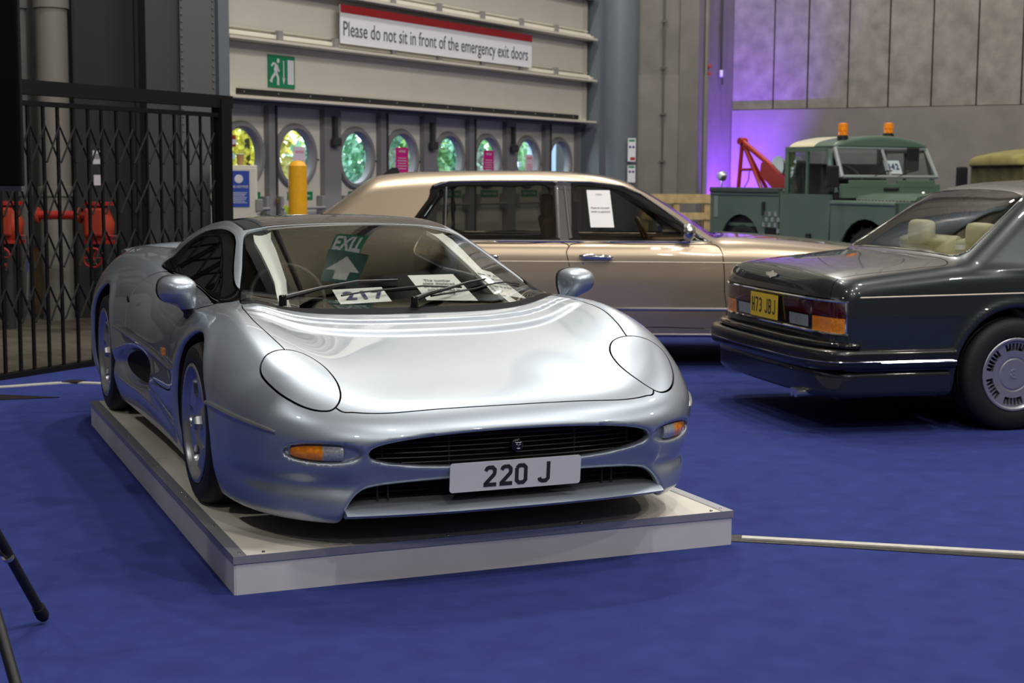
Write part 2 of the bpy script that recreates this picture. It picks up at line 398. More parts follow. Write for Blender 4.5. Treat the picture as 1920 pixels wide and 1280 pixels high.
def sheet(name, P, m, parent=None, nu=6, nv=6, thick=.0006):
    """a thin sheet spanning the quad P (bl, br, tr, tl)"""
    bl, br, tr, tl = [Vector(p) for p in P]; bm = bmesh.new(); nrm = (br-bl).cross(tl-bl).normalized()
    A = [[bm.verts.new((bl*(1-u)+br*u)*(1-v)+(tl*(1-u)+tr*u)*v) for u in [i/nu for i in range(nu+1)]] for v in [j/nv for j in range(nv+1)]]
    for j in range(nv):
        for i in range(nu): bm.faces.new((A[j][i], A[j][i+1], A[j+1][i+1], A[j+1][i]))
    r = bmesh.ops.extrude_face_region(bm, geom=bm.faces[:]); bmesh.ops.translate(bm, vec=-nrm*thick, verts=[v for v in r['geom'] if isinstance(v, bmesh.types.BMVert)])
    return bm_obj(name, bm, m, parent)
def copy_tree(o, parent=None):
    c = o.copy(); COL.objects.link(c); c.parent = parent
    for ch in list(o.children): copy_tree(ch, c)
    return c
def ribbon2(pts, wd, smooth=0):
    """flat stroke of width wd along 2-D points -> list of quads"""
    pts = [np.array(p, float) for p in pts]; out = []; L = []; Rr = []
    for i, p in enumerate(pts):
        t0 = pts[i]-pts[i-1] if i else pts[1]-pts[0]; t1 = pts[i+1]-pts[i] if i < len(pts)-1 else pts[-1]-pts[-2]
        t0 = t0/np.linalg.norm(t0); t1 = t1/np.linalg.norm(t1); t = (t0+t1); t = t/np.linalg.norm(t); nrm = np.array([-t[1], t[0]])
        k = 1/max(.5, float(t@t0)); L.append(p+nrm*wd/2*k); Rr.append(p-nrm*wd/2*k)
    return [list(map(tuple, L+Rr[::-1]))] if smooth == 0 else [[tuple(L[i]), tuple(Rr[i]), tuple(Rr[i+1]), tuple(L[i+1])] for i in range(len(L)-1)]
# ---------------------------------------------------------------- silver supercar: shape (x forward, y to its left, z up, metres, front of plinth at x=0)
SC_AX_F, SC_AX_R, SC_WR = -.93, -3.57, .33
_sa = [0, .2, .4, .55, .65, .75, .82, .9, 1.0, 1.1]
_st = [
 (.40, [.44,.44,.44,.435,.43,.42,.41,.39,.36,.32]),
 (.25, [.462,.462,.461,.458,.452,.44,.43,.41,.38,.34]),
 (.10, [.502,.502,.500,.496,.492,.482,.470,.445,.40,.35]),
 (.00, [.530,.530,.527,.522,.524,.526,.512,.482,.43,.38]),
 (-.10,[.551,.550,.548,.553,.568,.566,.556,.528,.47,.41]),
 (-.20,[.570,.570,.569,.580,.606,.606,.600,.574,.51,.45]),
 (-.35,[.602,.602,.605,.622,.657,.674,.672,.645,.575,.50]),
 (-.60,[.652,.652,.657,.675,.713,.744,.752,.732,.66,.58]),
 (-.80,[.690,.690,.695,.705,.738,.778,.789,.772,.70,.62]),
 (-.93,[.715,.715,.718,.726,.755,.788,.800,.785,.715,.63]),
 (-1.2,[.745,.745,.75,.758,.775,.790,.800,.783,.71,.62]),
 (-1.6,[.76,.76,.76,.765,.775,.778,.780,.755,.67,.57]),
 (-2.2,[.76,.76,.76,.765,.770,.775,.770,.735,.65,.55]),
 (-2.8,[.84,.84,.84,.84,.842,.845,.848,.825,.74,.64]),
 (-3.2,[.88,.88,.88,.88,.882,.890,.898,.880,.80,.70]),
 (-3.57,[.88,.88,.88,.885,.892,.902,.910,.892,.82,.72]),
 (-4.0,[.87,.87,.87,.872,.880,.892,.898,.880,.80,.70]),
 (-4.4,[.86,.86,.86,.862,.868,.875,.872,.850,.77,.67]),
 (-4.8,[.84,.84,.84,.84,.845,.848,.840,.81,.73,.63])]
SC_T = Field2([r[0] for r in _st], _sa, [r[1] for r in _st], step=.05, smooth=3)
SC_HALF = Field1([.4, -.9, -1.4, -2.0, -2.8, -3.3, -3.6, -4.2, -4.8], [.99, .99, .975, .962, .970, .988, .995, .985, .96], w=25)
SC_OS = Field1([0, .08, .12, .2, .3, .42, .52, .62, .72, .82, 1.0], [.075, .065, .045, .02, .005, 0, 0, .012, .05, .12, .26])   # inward offset of the sides by height
SC_ON = Field1([0, .10, .13, .18, .24, .32, .40, .46, .52, .6], [.05, .03, .012, .018, .022, .010, 0, .012, .05, .12])
SC_OC = Field1([0, .12, .16, .20, .25, .30, .35, .40, .6], [0, 0, .02, .036, .038, .030, .014, 0, 0])   # the bar between the two intakes sits back            # and of the nose
SC_G = Field1([-.6, -.85, -.98, -1.15, -1.35, -1.6, -1.8, -1.95, -2.1, -2.3, -2.6, -3.0, -3.4, -3.8, -4.2, -4.6],
              [.55, .685, .743, .812, .893, .985, 1.052, 1.095, 1.125, 1.140, 1.125, 1.065, .985, .905, .84, .78], w=15)
SC_GT = Field1([-.9, -1.12, -1.43, -1.65, -1.9, -2.3, -2.7, -3.0, -3.3, -3.7, -4.2], [.01, .0, -.005, .0, 0, 0, .0, .015, .07, .25, .40])
def sc_green(x, a, z):
    """greenhouse alone"""
    top = (z-(SC_G(x)-.075*a*a-.03*sstep(a, .35, .75)))*.93
    side = (a-(.765-.60*(np.maximum(z, .72)-.775)-SC_GT(x)))*.85
    return smax(smax(top, side, .055), np.maximum(x+.8, -4.5-x), .05)
def sc_body(P):
    x, y, z = P[:, 0], P[:, 1], P[:, 2]; a = np.abs(y)
    X = np.maximum(x+.9, 0)/1.1; R = np.maximum(-3.7-x, 0)/1.02; w = a/SC_HALF(x); n = 3.26
    r = ((X+R)**n+w**n)**(1/n); front = (X/np.maximum(r, .05))**n; front = np.clip(front, 0, 1)*(X > 0)
    plan = (r-1)+(SC_ON(z)+SC_OC(z)*sstep(a, .62, .48))*front+SC_OS(z)*(1-front)
    top = (z-SC_T(x, a))*.95
    # plenum steps ahead of the windscreen
    cow = x-(-.945-.14*(a/.74)**2.8)
    lift = .016*sstep(cow, .235, .175)+.012*sstep(cow, .105, .075)
    top = top-lift*sstep(a, .78, .66)
    f = smax(top, plan, .11)
    f = smin(f, sc_green(x, a, z), .03)
    f = smax(f, (.095-z), .02)
    return f
def ell2(u, v, A, B, p=2.0):
    """approximate signed distance to a superellipse"""
    U = np.abs(u)/A; W = np.abs(v)/B; q = (U**p+W**p)**(1/p); q1 = np.maximum(q, 1e-6)
    gu = (U/q1)**(p-1)/A; gv = (W/q1)**(p-1)/B
    return (q-1)/np.maximum(np.sqrt(gu*gu+gv*gv), 1e-3)
def sc_grille(y, z): return ell2(y, z-(.357+.004*0), .553, .064, 2.3)
def sc_mouth(y, z):
    a = np.abs(y); top = z-(.243-.028*(a/.6)**4); side = a-(.632-.45*np.maximum(z-.13, 0))
    return smax(top, side*.9, .05)
def sc_F(P):
    x, y, z = P[:, 0], P[:, 1], P[:, 2]; a = np.abs(y)
    f = sc_body(P)
    # wheel arches with a small flare
    for ax, rr in ((SC_AX_F, .385), (SC_AX_R, .405)):
        d = np.hypot(x-ax, z-.31); f = f-.010*np.exp(-((d-rr-.035)/.035)**2)*sstep(a, .85, .95)*sstep(z, .12, .25)
        cyl = smax(d-rr, .66-a, .02); f = smax(f, -cyl, .022)
    # chin: hollow above the lip at the corners
    f = f+.016*np.exp(-((z-.235)/.035)**2)*sstep(x, -.45, -.15)*sstep(a, .50, .66)
    # air intakes
    g = smax(sc_grille(y, z), .02-x, .03); f = smax(f, -g, .020)
    m = smax(sc_mouth(y, z), -.16-x, .03); f = smax(f, -m, .028)
    # indicator recess
    iu = a-.70; iz = z-.357
    e = smax(ell2(iu, iz, .118, .034, 2.2), -(sc_body(P)+.019), .010)
    f = smax(f, -e, .014)
    # side scoop behind the door, with a long groove running forwards
    c, s = math.cos(.07), math.sin(.07); u = (x+2.62)*c+(z-.365)*s; v = -(x+2.62)*s+(z-.365)*c
    sc = np.sqrt((u/.50)**2+(v/.088)**2+((a-.985)/.105)**2); sc = (sc-1)*.075
    f = smax(f, -sc, .03)
    gl = v+.19+.16*(x+1.9); f = f+.018*np.exp(-((z-(.30-.10*sstep(x, -2.6, -1.35)))/.05)**2)*sstep(x, -3.1, -2.3)*sstep(a, .8, .9)*sstep(x, -1.3, -1.6)
    # door sculpting: soft waist crease
    f = f+.006*np.exp(-((z-.475)/.05)**2)*sstep(x, -1.3, -1.6)*sstep(x, -3.15, -2.9)*sstep(a, .8, .9)
    return f
# ---------------------------------------------------------------- hall shell
M['carpet'] = mat('blue_carpet', (.034, .048, .205), .95, noise=.12, nscale=7, bump=.6, bscale=420, spec=.1)
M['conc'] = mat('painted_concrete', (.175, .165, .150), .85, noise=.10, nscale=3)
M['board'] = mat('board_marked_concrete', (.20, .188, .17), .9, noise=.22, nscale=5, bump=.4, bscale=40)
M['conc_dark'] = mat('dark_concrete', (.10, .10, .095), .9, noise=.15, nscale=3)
M['cream'] = mat('cream_panel', (.60, .575, .505), .45, noise=.03, nscale=2)
M['cream_rail'] = mat('cream_rail', (.48, .45, .38), .65)
M['grey_paint'] = mat('grey_blue_paint', (.115, .135, .155), .35, noise=.05)
M['post_grey'] = mat('grey_door_frame', (.20, .195, .20), .5)
M['steel_dark'] = mat('dark_steel', (.035, .035, .035), .6)
M['soffit'] = mat('ceiling_lining', (.14, .13, .12), .8, noise=.05, nscale=1)
M['green_sign'] = mat('green_sign', (.005, .20, .085), .4)
M['white_sign'] = mat('white_sign', (.62, .62, .66), .5)
M['red_sign'] = mat('red_sign', (.33, .008, .012), .5)
M['red_paint'] = mat('red_paint', (.34, .014, .010), .45, coat=.2)
M['orange_red'] = mat('orange_red_cast_iron', (.36, .035, .014), .6)
AZ = R(31); DW = Vector((math.sin(AZ), math.cos(AZ), 0)); NW = Vector((math.cos(AZ), -math.sin(AZ), 0)); WD0 = 10.6; WROT = math.pi/2-AZ
WBASE = -WD0*NW
def wl(s, d, z): return WBASE+DW*s+NW*d+Vector((0, 0, z))
def wthing(name, label, cat, s, d, z, group=None): return thing(name, label, cat, tuple(wl(s, d, z)), WROT, group)
def wroot(name, s, d=0, z=0):
    o = bpy.data.objects.new(name, None); COL.objects.link(o); o.location = wl(s, d, z); o.rotation_euler = (0, 0, WROT); return o
# hall shell, square to the loading-door wall (s along it, d out into the hall)
def hall_box(name, s0, s1, d0, d1, z0, z1, m):
    o = box(name, ((s0+s1)/2, -(d0+d1)/2, (z0+z1)/2), (s1-s0, d1-d0, z1-z0), m); o.location = WBASE; o.rotation_euler = (0, 0, WROT); return struct(o)
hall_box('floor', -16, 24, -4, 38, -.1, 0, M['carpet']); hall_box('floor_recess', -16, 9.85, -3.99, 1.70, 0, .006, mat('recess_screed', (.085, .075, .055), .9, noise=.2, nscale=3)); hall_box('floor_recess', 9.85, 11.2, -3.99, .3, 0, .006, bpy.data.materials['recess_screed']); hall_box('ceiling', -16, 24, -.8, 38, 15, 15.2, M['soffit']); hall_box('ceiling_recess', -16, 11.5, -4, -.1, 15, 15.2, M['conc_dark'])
for i in range(8): hall_box('trim_1', -16, 24, 2+4.6*i, 2.3+4.6*i, 14.2, 15, M['steel_dark'])
for i in range(6): hall_box('trim_2', -14+6.2*i, -13.8+6.2*i, -.1, 38, 14.5, 15, M['steel_dark'])
hall_box('wall_back', -16, 24, 38, 38.2, 0, 15, M['conc']); hall_box('wall_left', -16.2, -16, -4, 38, 0, 15, M['conc_dark']); hall_box('wall_far', -16, 11.4, -4.2, -4, 0, 15, M['conc_dark']); hall_box('corner_light_block', 19.9, 23.5, -.6, -.3, 0, 15, M['conc_dark']); hall_box('outer_corner_light_block', 23.2, 23.5, -.6, 3, 0, 15, M['conc_dark']); hall_box('wall_return', 11.2, 11.6, -4.2, -.2, 0, 15, M['conc_dark'])  # the two corner slabs are unseen, added to stop outside light leaking in
# lintel high above the doors
wall = wroot('wall_door', 0); struct(wall)
box('upper_wall', (15.8, .45, 11.1), (9.4, .3, 8.0), mat('upper_cladding', (.155, .14, .095), .7, noise=.08, nscale=1), wall)
for s_ in (12.6, 15.9): box('wall_post', (s_, .20, 11.0), (.20, .22, 8.0), M['steel_dark'], wall)
box('wall_girt', (15.8, .26, 7.3), (9.2, .10, .12), M['steel_dark'], wall)
box('shutter_light_block', (15.8, .10, 4.7), (8.8, .06, 4.9), M['conc_dark'], wall)  # unseen sheet added to stop daylight leaking between the shutter panels
# sectional shutter: five cream panels, each on a ledge rail with clips
SH0, SH1 = 11.70, 19.66
sh = wroot('door_2', 0, 0, 0); struct(sh, 'cream sectional shutter raised above the porthole doors')
RZ = [2.265, 2.862, 3.455, 4.05, 4.645, 5.24, 5.835, 6.43, 7.03]
for i in range(8):
    z0, z1 = RZ[i], RZ[i+1]
    box('panel', ((SH0+SH1)/2, .0, (z0+z1)/2+.01), (SH1-SH0, .05, z1-z0-.03), M['cream'], sh, bevel=.006)
    box('end_stile', (SH0+.06, -.035, (z0+z1)/2), (.12, .02, z1-z0-.04), M['cream_rail'], sh); box('end_stile', (SH1-.06, -.035, (z0+z1)/2), (.12, .02, z1-z0-.04), M['cream_rail'], sh)
    # ledge rail and the tube above it
    box('rail', ((SH0+SH1)/2, -.12, z0+.012), (SH1-SH0, .20, .030), M['cream_rail'], sh, bevel=.004)
    if i:
        box('rail_strip', ((SH0+SH1)/2, -.060, z0+.075), (SH1-SH0, .07, .045), M['cream'], sh, bevel=.008)
        tube('rail_tube', [(SH0, -.050, z0+.135), (SH1, -.050, z0+.135)], .010, M['cream_rail'], sh, n=8)
        for px_s in (12.61, 13.58, 14.69, 15.67, 16.67, 17.66, 18.62): box('clip', (px_s, -.105, z0+.085), (.075, .05, .115), M['post_grey'], sh)
        for s_ in (SH0-.05, SH1+.05): box('roller_bracket', (s_, -.06, z0+.04), (.16, .12, .07), M['cream_rail'], sh, bevel=.01)
box('seal_strip', ((12.0+19.42)/2, -.035, 2.345), (7.42, .02, .06), M['black'], sh)
for k in range(14): lathe('bolt', [(0, -.012), (.008, -.010), (.010, 0)], M['chrome'], sh, n=8, axis='Y', c=(12.1+.55*k, -.045, 2.345))
# guides either side
for s_ in (SH0-.10, SH1+.14): struct(box('trim_3', tuple(wl(s_, .08, 4.2)), (.16, .30, 8.4), M['grey_paint'])).rotation_euler = (0, 0, 0)
for o in [o for o in COL.objects if o.name.startswith('trim_3')]:
    me = o.data; c = sum((v.co for v in me.vertices), Vector())/len(me.vertices); me.transform(Matrix.Translation(c) @ Matrix.Rotation(WROT, 4, 'Z') @ Matrix.Translation(-c))
# ---------------------------------------------------------------- eight porthole leaves
WC = [12.25, 13.15, 14.26, 15.18, 16.24, 17.17, 18.23, 19.15]
LE = [(11.72, 12.63), (12.77, 13.60), (13.91, 14.68), (14.84, 15.60), (15.88, 16.65), (16.82, 17.59), (17.84, 18.66), (18.83, 19.62)]
WZ, WR = 1.685, .305
def ring_band(bm, r0, r1, y0, y1, cx, cz, n=40):
    add_lathe(bm, [(r0, y0), (r1, y0), (r1, y1), (r0, y1)], n, 'Y', (cx, 0, cz), close=True)
for i, (c, (a, b)) in enumerate(zip(WC, LE)):
    d = wroot('door_%d' % (i+3), 0, -.14); struct(d)
    # leaf with a round hole: annular fan from the hole to the rectangle
    n = 64; bm = bmesh.new(); z0, z1 = .02, 2.25
    for y in (.0, .05):
        pass
    outer = []; inner = []
    for k in range(n):
        t = 2*math.pi*k/n; dx, dz = math.cos(t), math.sin(t)
        f = min((b-c)/dx if dx > 1e-6 else ((a-c)/dx if dx < -1e-6 else 1e9), (z1-WZ)/dz if dz > 1e-6 else ((z0-WZ)/dz if dz < -1e-6 else 1e9))
        outer.append((c+dx*f, WZ+dz*f)); inner.append((c+dx*WR, WZ+dz*WR))
    for corner in ((a, z0), (b, z0), (b, z1), (a, z1)):
        k = min(range(n), key=lambda q: (outer[q][0]-corner[0])**2+(outer[q][1]-corner[1])**2); outer[k] = corner
    Vf = [[bm.verts.new((p[0], y, p[1])) for p in ring] for ring, y in ((outer, 0), (inner, 0), (inner, .05), (outer, .05))]
    for A, B in zip(Vf, Vf[1:]+Vf[:1]):
        for k in range(n): bm.faces.new((A[k], A[(k+1) % n], B[(k+1) % n], B[k]))
    bm_obj('leaf', bm, M['cream'], d)
    bm = bmesh.new(); add_lathe(bm, [(WR-.012, .06), (WR-.012, -.025), (WR+.004, -.045), (WR+.045, -.045), (WR+.062, -.02), (WR+.062, .0), (WR, .0), (WR, .06)], 56, 'Y', (c, 0, WZ), close=True)
    bm_obj('porthole_ring', bm, M['post_grey'], d, smooth=True)
    bm = bmesh.new(); add_lathe(bm, [(0, .030), (WR-.008, .030), (WR-.008, .036), (0, .036)], 48, 'Y', (c, 0, WZ)); bm_obj('pane', bm, M['clear'], d)
    for s_ in (-1, 1): box('bolt', (c+s_*(WR+.085), -.008, WZ-.03), (.05, .012, .018), M['steel_dark'], d)
    # push bar
    tube('push_bar', [(a+.03, -.09, 1.115), (b-.03, -.09, 1.115)], .018, M['post_grey'], d, n=10)
    for s_ in (a+.05, b-.05): box('bar_bracket', (s_, -.05, 1.15), (.05, .09, .20), M['post_grey'], d, bevel=.008)
    sg = box('push_sign', (c+.08, -.006, 1.25), (.44, .006, .092), M['green_sign'], d)
    text('lettering', 'Push bar to open', .050, frame4(Vector((c+.08, -.011, 1.25)), (1, 0, 0), (0, 0, 1)), M['white_sign'], d, .0006)
POST = [(11.60, 11.72), (12.63, 12.77), (13.60, 13.91), (14.68, 14.84), (15.60, 15.88), (16.65, 16.82), (17.59, 17.84), (18.66, 18.83), (19.62, 19.95)]
pf = wroot('trim_4', 0, -.14); struct(pf, 'grey steel frame between the porthole doors')
for i, (a, b) in enumerate(POST):
    box('door_post', ((a+b)/2, -.01, 1.13), (b-a-.006, .12, 2.26), M['post_grey'], pf)
    if i in (1, 3, 5, 7): box('meeting_gap', ((a+b)/2+.05, -.075, 1.13), (.025, .02, 2.2), M['steel_dark'], pf)
    elif i in (2, 4, 6): box('floor_bolt', ((a+b)/2-.0, -.10, 1.98), (.05, .06, .34), M['steel_dark'], pf, bevel=.01); box('floor_bolt', ((a+b)/2+.0, -.12, 1.86), (.14, .06, .10), M['steel_dark'], pf, bevel=.02)
box('head_frame', (15.8, .02, 2.26), (8.3, .16, .08), M['post_grey'], pf)
# padlocks on the meeting stiles
for s_ in (12.70, 14.76):
    o = wthing('padlock', 'brass padlock hanging on the %s pair of porthole doors' % ('first' if s_ < 13 else 'second'), 'padlock', s_, -.02, 1.20)
    box('lock_body', (0, 0, 0), (.045, .025, .05), mat('brass', (.35, .24, .10), .35, .9), o, bevel=.006)
    tube('shackle', [(-.014, 0, .02), (-.014, 0, .055), (0, 0, .07), (.014, 0, .055), (.014, 0, .02)], .004, M['chrome'], o, n=6)
# posters on the glass
M['pink'] = mat('magenta_poster', (.62, .01, .22), .5); M['pale'] = mat('pale_poster', (.80, .66, .76), .6)
def poster(i, label, m, w_, h_, dz, dx=0, head=None, body_=None, ink=None):
    o = wthing('poster', label, 'poster', WC[i]+dx, -.10, WZ+dz); box('sheet', (0, 0, 0), (w_, .003, h_), m, o)
    if head: text('lettering', head, .038, frame4(Vector((0, -.004, h_*.36)), (1, 0, 0), (0, 0, 1)), ink, o, .001)
    for k in range(5): box('text_line', (0, -.003, h_*.12-k*.032), (w_*(.75 if k % 2 else .62), .001, .008), ink, o)
poster(3, 'magenta notice taped in the fourth porthole from the left', M['pink'], .265, .335, -.03, -.02, 'NOTICE', None, M['white_sign'])
poster(5, 'magenta notice taped in the sixth porthole from the left', M['pink'], .265, .335, -.03, .0, 'NOTICE', None, M['white_sign'])
poster(1, 'pale notice with a red heading in the second porthole from the left', M['pale'], .21, .42, -.10, .03, 'NOTICE', None, mat('pink_ink', (.75, .25, .30), .6))
poster(6, 'pale notice with a red heading in the seventh porthole from the left', M['pale'], .21, .36, -.08, .02, 'NOTICE', None, mat('red_ink', (.8, .12, .10), .6))
# EXIT pictogram
ex = wthing('exit_sign', 'green running-man exit sign on the lowest cream shutter panel', 'sign', 12.725, .035, 2.585)
box('board', (0, 0, 0), (.44, .012, .345), M['green_sign'], ex)
def flat_parts(name, polys, m, parent, y0=-.0072, y1=-.0085, axis='Y'):
    bm = bmesh.new()
    for p in polys: add_prism(bm, p, y0, y1, axis)
    return bm_obj(name, bm, m, parent)
man = [[(-.060+.022*math.cos(t), .113+.024*math.sin(t)) for t in np.linspace(0, 2*math.pi, 15)[:-1]]]
for pts, wd in (([(-.085, .075), (-.105, .02), (-.10, -.02)], .052), ([(-.10, .075), (-.145, .082), (-.172, .05)], .022), ([(-.085, .07), (-.062, .02), (-.045, .0)], .022), ([(-.10, -.01), (-.155, -.06), (-.19, -.112)], .030), ([(-.19, -.105), (-.160, -.105)], .03), ([(-.095, -.015), (-.062, -.07), (-.068, -.14)], .032), ([(-.078, -.135), (-.045, -.135)], .02)):
    man += ribbon2(pts, wd, 1)
flat_parts('running_man', man, M['white_sign'], ex)
flat_parts('arrow', [[(.022, .12), (.036, .12), (.036, -.09), (.022, -.09)], [(.005, -.06), (.029, -.135), (.053, -.06), (.029, -.085)]], M['white_sign'], ex)
flat_parts('doorway', [[(.095, .13), (.20, .13), (.20, -.13), (.095, -.13)]], M['white_sign'], ex)
# banner
bn = wthing('banner', 'white banner with a red band asking people not to sit by the exit doors', 'banner', (13.63+17.87)/2, .14, 3.17)
box('board', (0, 0, 0), (4.25, .014, .43), M['white_sign'], bn); box('red_band', (0, -.009, .172), (4.25, .005, .088), M['red_sign'], bn)
words('Please do not sit in front of the emergency exit doors', .235, frame4(Vector((-.03, -.010, -.125)), (1, 0, 0), (0, 0, 1)), mat('sign_grey_ink', (.06, .065, .08), .6), bn, 4.09)
# ---------------------------------------------------------------- right of the doors
rc = lathe('column', [(.31, 0), (.31, 15)], M['grey_paint'], None, n=48, c=(1.545, 22.55, 0)); tag(rc, 'big round grey-blue steel column right of the shutter', 'column')
fw_ = box('wall_flat', (2.36, 22.95, 1.5), (1.10, .7, 3.0), M['conc']); struct(fw_)
struct(box('wall_flat_upper', (2.36, 22.97, 9.0), (1.10, .7, 12.0), mat('painted_concrete_upper', (.150, .142, .128), .9, noise=.12, nscale=3)))
struct(box('trim_5', (2.865, 22.59, 7.5), (.04, .05, 15), M['conc']))
cd = thing('conduit', 'thin vertical conduit with couplings on the flat grey wall', 'pipe', (2.235, 22.57, 0)); tube('pipe', [(0, 0, .9), (0, 0, 11)], .012, M['conc_dark'], cd, n=8)
for z in (1.05, 1.72, 2.42, 3.1, 3.78, 4.46): box('coupling', (0, -.01, z), (.09, .03, .03), M['conc_dark'], cd)
for k, (z, h_, lab) in enumerate(((1.88, .34, 'upper of two small notices beside the round column'), (1.53, .25, 'lower of two small notices beside the round column'))):
    o = thing('wall_notice', lab, 'sign', (1.745, 22.20, z)); box('sheet', (0, 0, 0), (.115, .004, h_), M['white_sign'], o)
    box('heading', (0, -.003, h_*.40), (.09, .002, .03), M['green_sign'], o); lathe('symbol', [(0, -.005), (.018, -.004), (.02, 0)], M['blue_ink'], o, n=14, axis='Y', c=(-.025, 0, h_*.12)); lathe('symbol', [(0, -.005), (.018, -.004), (.02, 0)], M['blue_ink'], o, n=14, axis='Y', c=(.025, 0, h_*.12))
    if k == 0: box('red_panel', (.015, -.003, -h_*.38), (.07, .002, .045), M['red_sign'], o)
# recess side wall and the long right-hand wall
RD = Vector((.857, -.515, 0)); RN = Vector((-.515, -.857, 0)); RP = Vector((3.4, 23.5, 0)); RROT = math.atan2(-.515, .857)
rw = bpy.data.objects.new('wall_right', None); COL.objects.link(rw); rw.location = RP; rw.rotation_euler = (0, 0, RROT); struct(rw)
box('lower_wall', (19.5, .20, 1.26), (39, .42, 2.52), M['conc'], rw)
edges = [-.03, .645, 1.19, 1.82, 2.432, 3.067, 3.713, 4.332]+[4.332+.64*k for k in range(1, 56)]
for a, b in zip(edges[:-1], edges[1:]): box('panel', ((a+b)/2, .19+random.uniform(-.004, .004), 8.76), (b-a-.022, .28, 12.46), M['board'], rw, bevel=.006)
box('panel_backing', (19.5, .42, 8.76), (39, .1, 12.46), M['conc_dark'], rw)
_p = Vector((3.4, 23.5, 0))-DW*.62-NW*.17; _r = box('wall_recess', (.12, 0, 7.5), (1.54, .3, 15), M['conc']); _r.location = _p; _r.rotation_euler = (0, 0, WROT); struct(_r)
o = thing('wall_conduit', 'dark conduit ending in a small lamp bracket in the violet-lit corner', 'pipe', (3.145, 23.0, 0)); tube('pipe', [(0, 0, 3.1), (0, 0, 11)], .018, M['steel_dark'], o, n=8)
box('bracket', (0, -.02, 3.05), (.05, .06, .10), M['white_sign'], o, bevel=.01); box('bracket', (.02, -.02, 2.93), (.03, .05, .10), M['steel_dark'], o)
for z in (3.13, 3.02): lathe('fire_point', [(0, -.03), (.025, -.028), (.03, 0)], M['red_paint'], None, n=14, axis='Y', c=(0, 0, 0)).location = (2.92, 22.62, z)
for i, o in enumerate([o for o in COL.objects if o.name.startswith('fire_point')]): tag(o, ('upper' if i == 0 else 'lower')+' small red button by the violet-lit corner', 'button')
# ---------------------------------------------------------------- left recess: steel columns, pipes
def box_on_ray(name, x0, x1, Y, z0, z1, depth, m, label, cat):
    a = (x0-960)/FPX*Y*1.0; b = (x1-960)/FPX*Y; o = box(name, ((a+b)/2, Y+depth/2, (z0+z1)/2), (b-a, depth, z1-z0), m); tag(o, label, cat); return o
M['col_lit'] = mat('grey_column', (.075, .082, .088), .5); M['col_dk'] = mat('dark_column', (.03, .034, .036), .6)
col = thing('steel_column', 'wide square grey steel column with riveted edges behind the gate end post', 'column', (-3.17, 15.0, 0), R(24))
box('column_face', (0, 0, 6), (.34, .46, 12), M['col_lit'], col); box('shaded_face', (-.33, .02, 6), (.32, .40, 12), M['col_dk'], col)  # second face of the same column, its shade put into a darker grey
for sx in (-.165, .165):
    for k in range(46): lathe('rivet', [(0, -.242), (.010, -.238), (.013, -.228)], M['col_lit'], col, n=6, axis='Y', c=(sx*.92, 0, 1.9+.07*k))
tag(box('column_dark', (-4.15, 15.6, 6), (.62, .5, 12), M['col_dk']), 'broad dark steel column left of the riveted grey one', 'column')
for x, r, m, lab in ((-4.62, .155, mat('pale_pipe', (.20, .19, .17), .6), 'thick pale grey drain pipe behind the left gate'), (-4.93, .06, M['conc_dark'], 'slim grey pipe left of the thick drain pipe'), (-5.22, .035, M['steel_dark'], 'thin dark pipe with a coupling near the left edge')):
    Y = 15.2; o = thing('drain_pipe', lab, 'pipe', (x, Y, 0)); tube('pipe', [(0, 0, 0), (0, 0, 15)], r, m, o, n=20)
    for z in (1.3, 3.16, 5.2): lathe('coupling', [(r, z-.05), (r+.02, z-.045), (r+.02, z+.045), (r, z+.05)], m, o, n=20)
tag(box('blockwork_wall', (-4.4, 15.9, .35), (3.4, .25, .7), mat('brown_blockwork', (.16, .11, .06), .9, noise=.25, nscale=6)), 'low brown blockwork kerb wall behind the gate', 'low wall')
# sprinkler valve sets
def valve_set(x, Y, lab):
    o = thing('valve_set', lab, 'valve', (x, Y, 0))
    lathe('riser', [(.055, .0), (.055, .85)], M['col_dk'], o, n=16)
    lathe('valve_body', [(.0, .82), (.09, .83), (.14, .90), (.15, 1.02), (.11, 1.12), (.10, 1.2), (0, 1.22)], M['orange_red'], o, n=20)
    for z in (.84, 1.20): lathe('flange', [(0, z-.018), (.15, z-.016), (.15, z+.016), (0, z+.018)], M['red_paint'], o, n=20)
    box('cover_plate', (0, -.15, 1.03), (.17, .05, .26), M['orange_red'], o, bevel=.02)
    hw = bmesh.new(); add_tube(hw, [(math.cos(t)*.09, -.22, .70+math.sin(t)*.09) for t in np.linspace(0, 2*math.pi, 17)[:-1]], .011, 8, closed=True)
    for t in (0, 60, 120): add_tube(hw, [(math.cos(R(t))*.09, -.22, .70+math.sin(R(t))*.09), (-math.cos(R(t))*.09, -.22, .70-math.sin(R(t))*.09)], .007, 6)
    bm_obj('hand_wheel', hw, M['red_paint'], o, smooth=True)
    tube('gauge_pipe', [(.12, -.06, .9), (.2, -.1, .9), (.22, -.12, .6), (.20, -.1, .3)], .012, M['chrome'], o, n=6)
    return o
valve_set(-4.78, 14.2, 'orange-red sprinkler valve set at the left frame edge behind the gate'); valve_set(-3.92, 14.2, 'orange-red sprinkler valve set nearest the silver car behind the gate')
o = thing('sprinkler_pipe', 'horizontal red sprinkler pipe joining the two valve sets', 'pipe', (-4.55, 14.2, 1.09)); tube('pipe', [(0.05, 0, 0), (.55, 0, 0)], .042, M['red_paint'], o, n=14)
for x in (.06, .46): lathe('flange', [(0, x-.012), (.075, x-.01), (.075, x+.01), (0, x+.012)], M['orange_red'], o, n=16, axis='X')
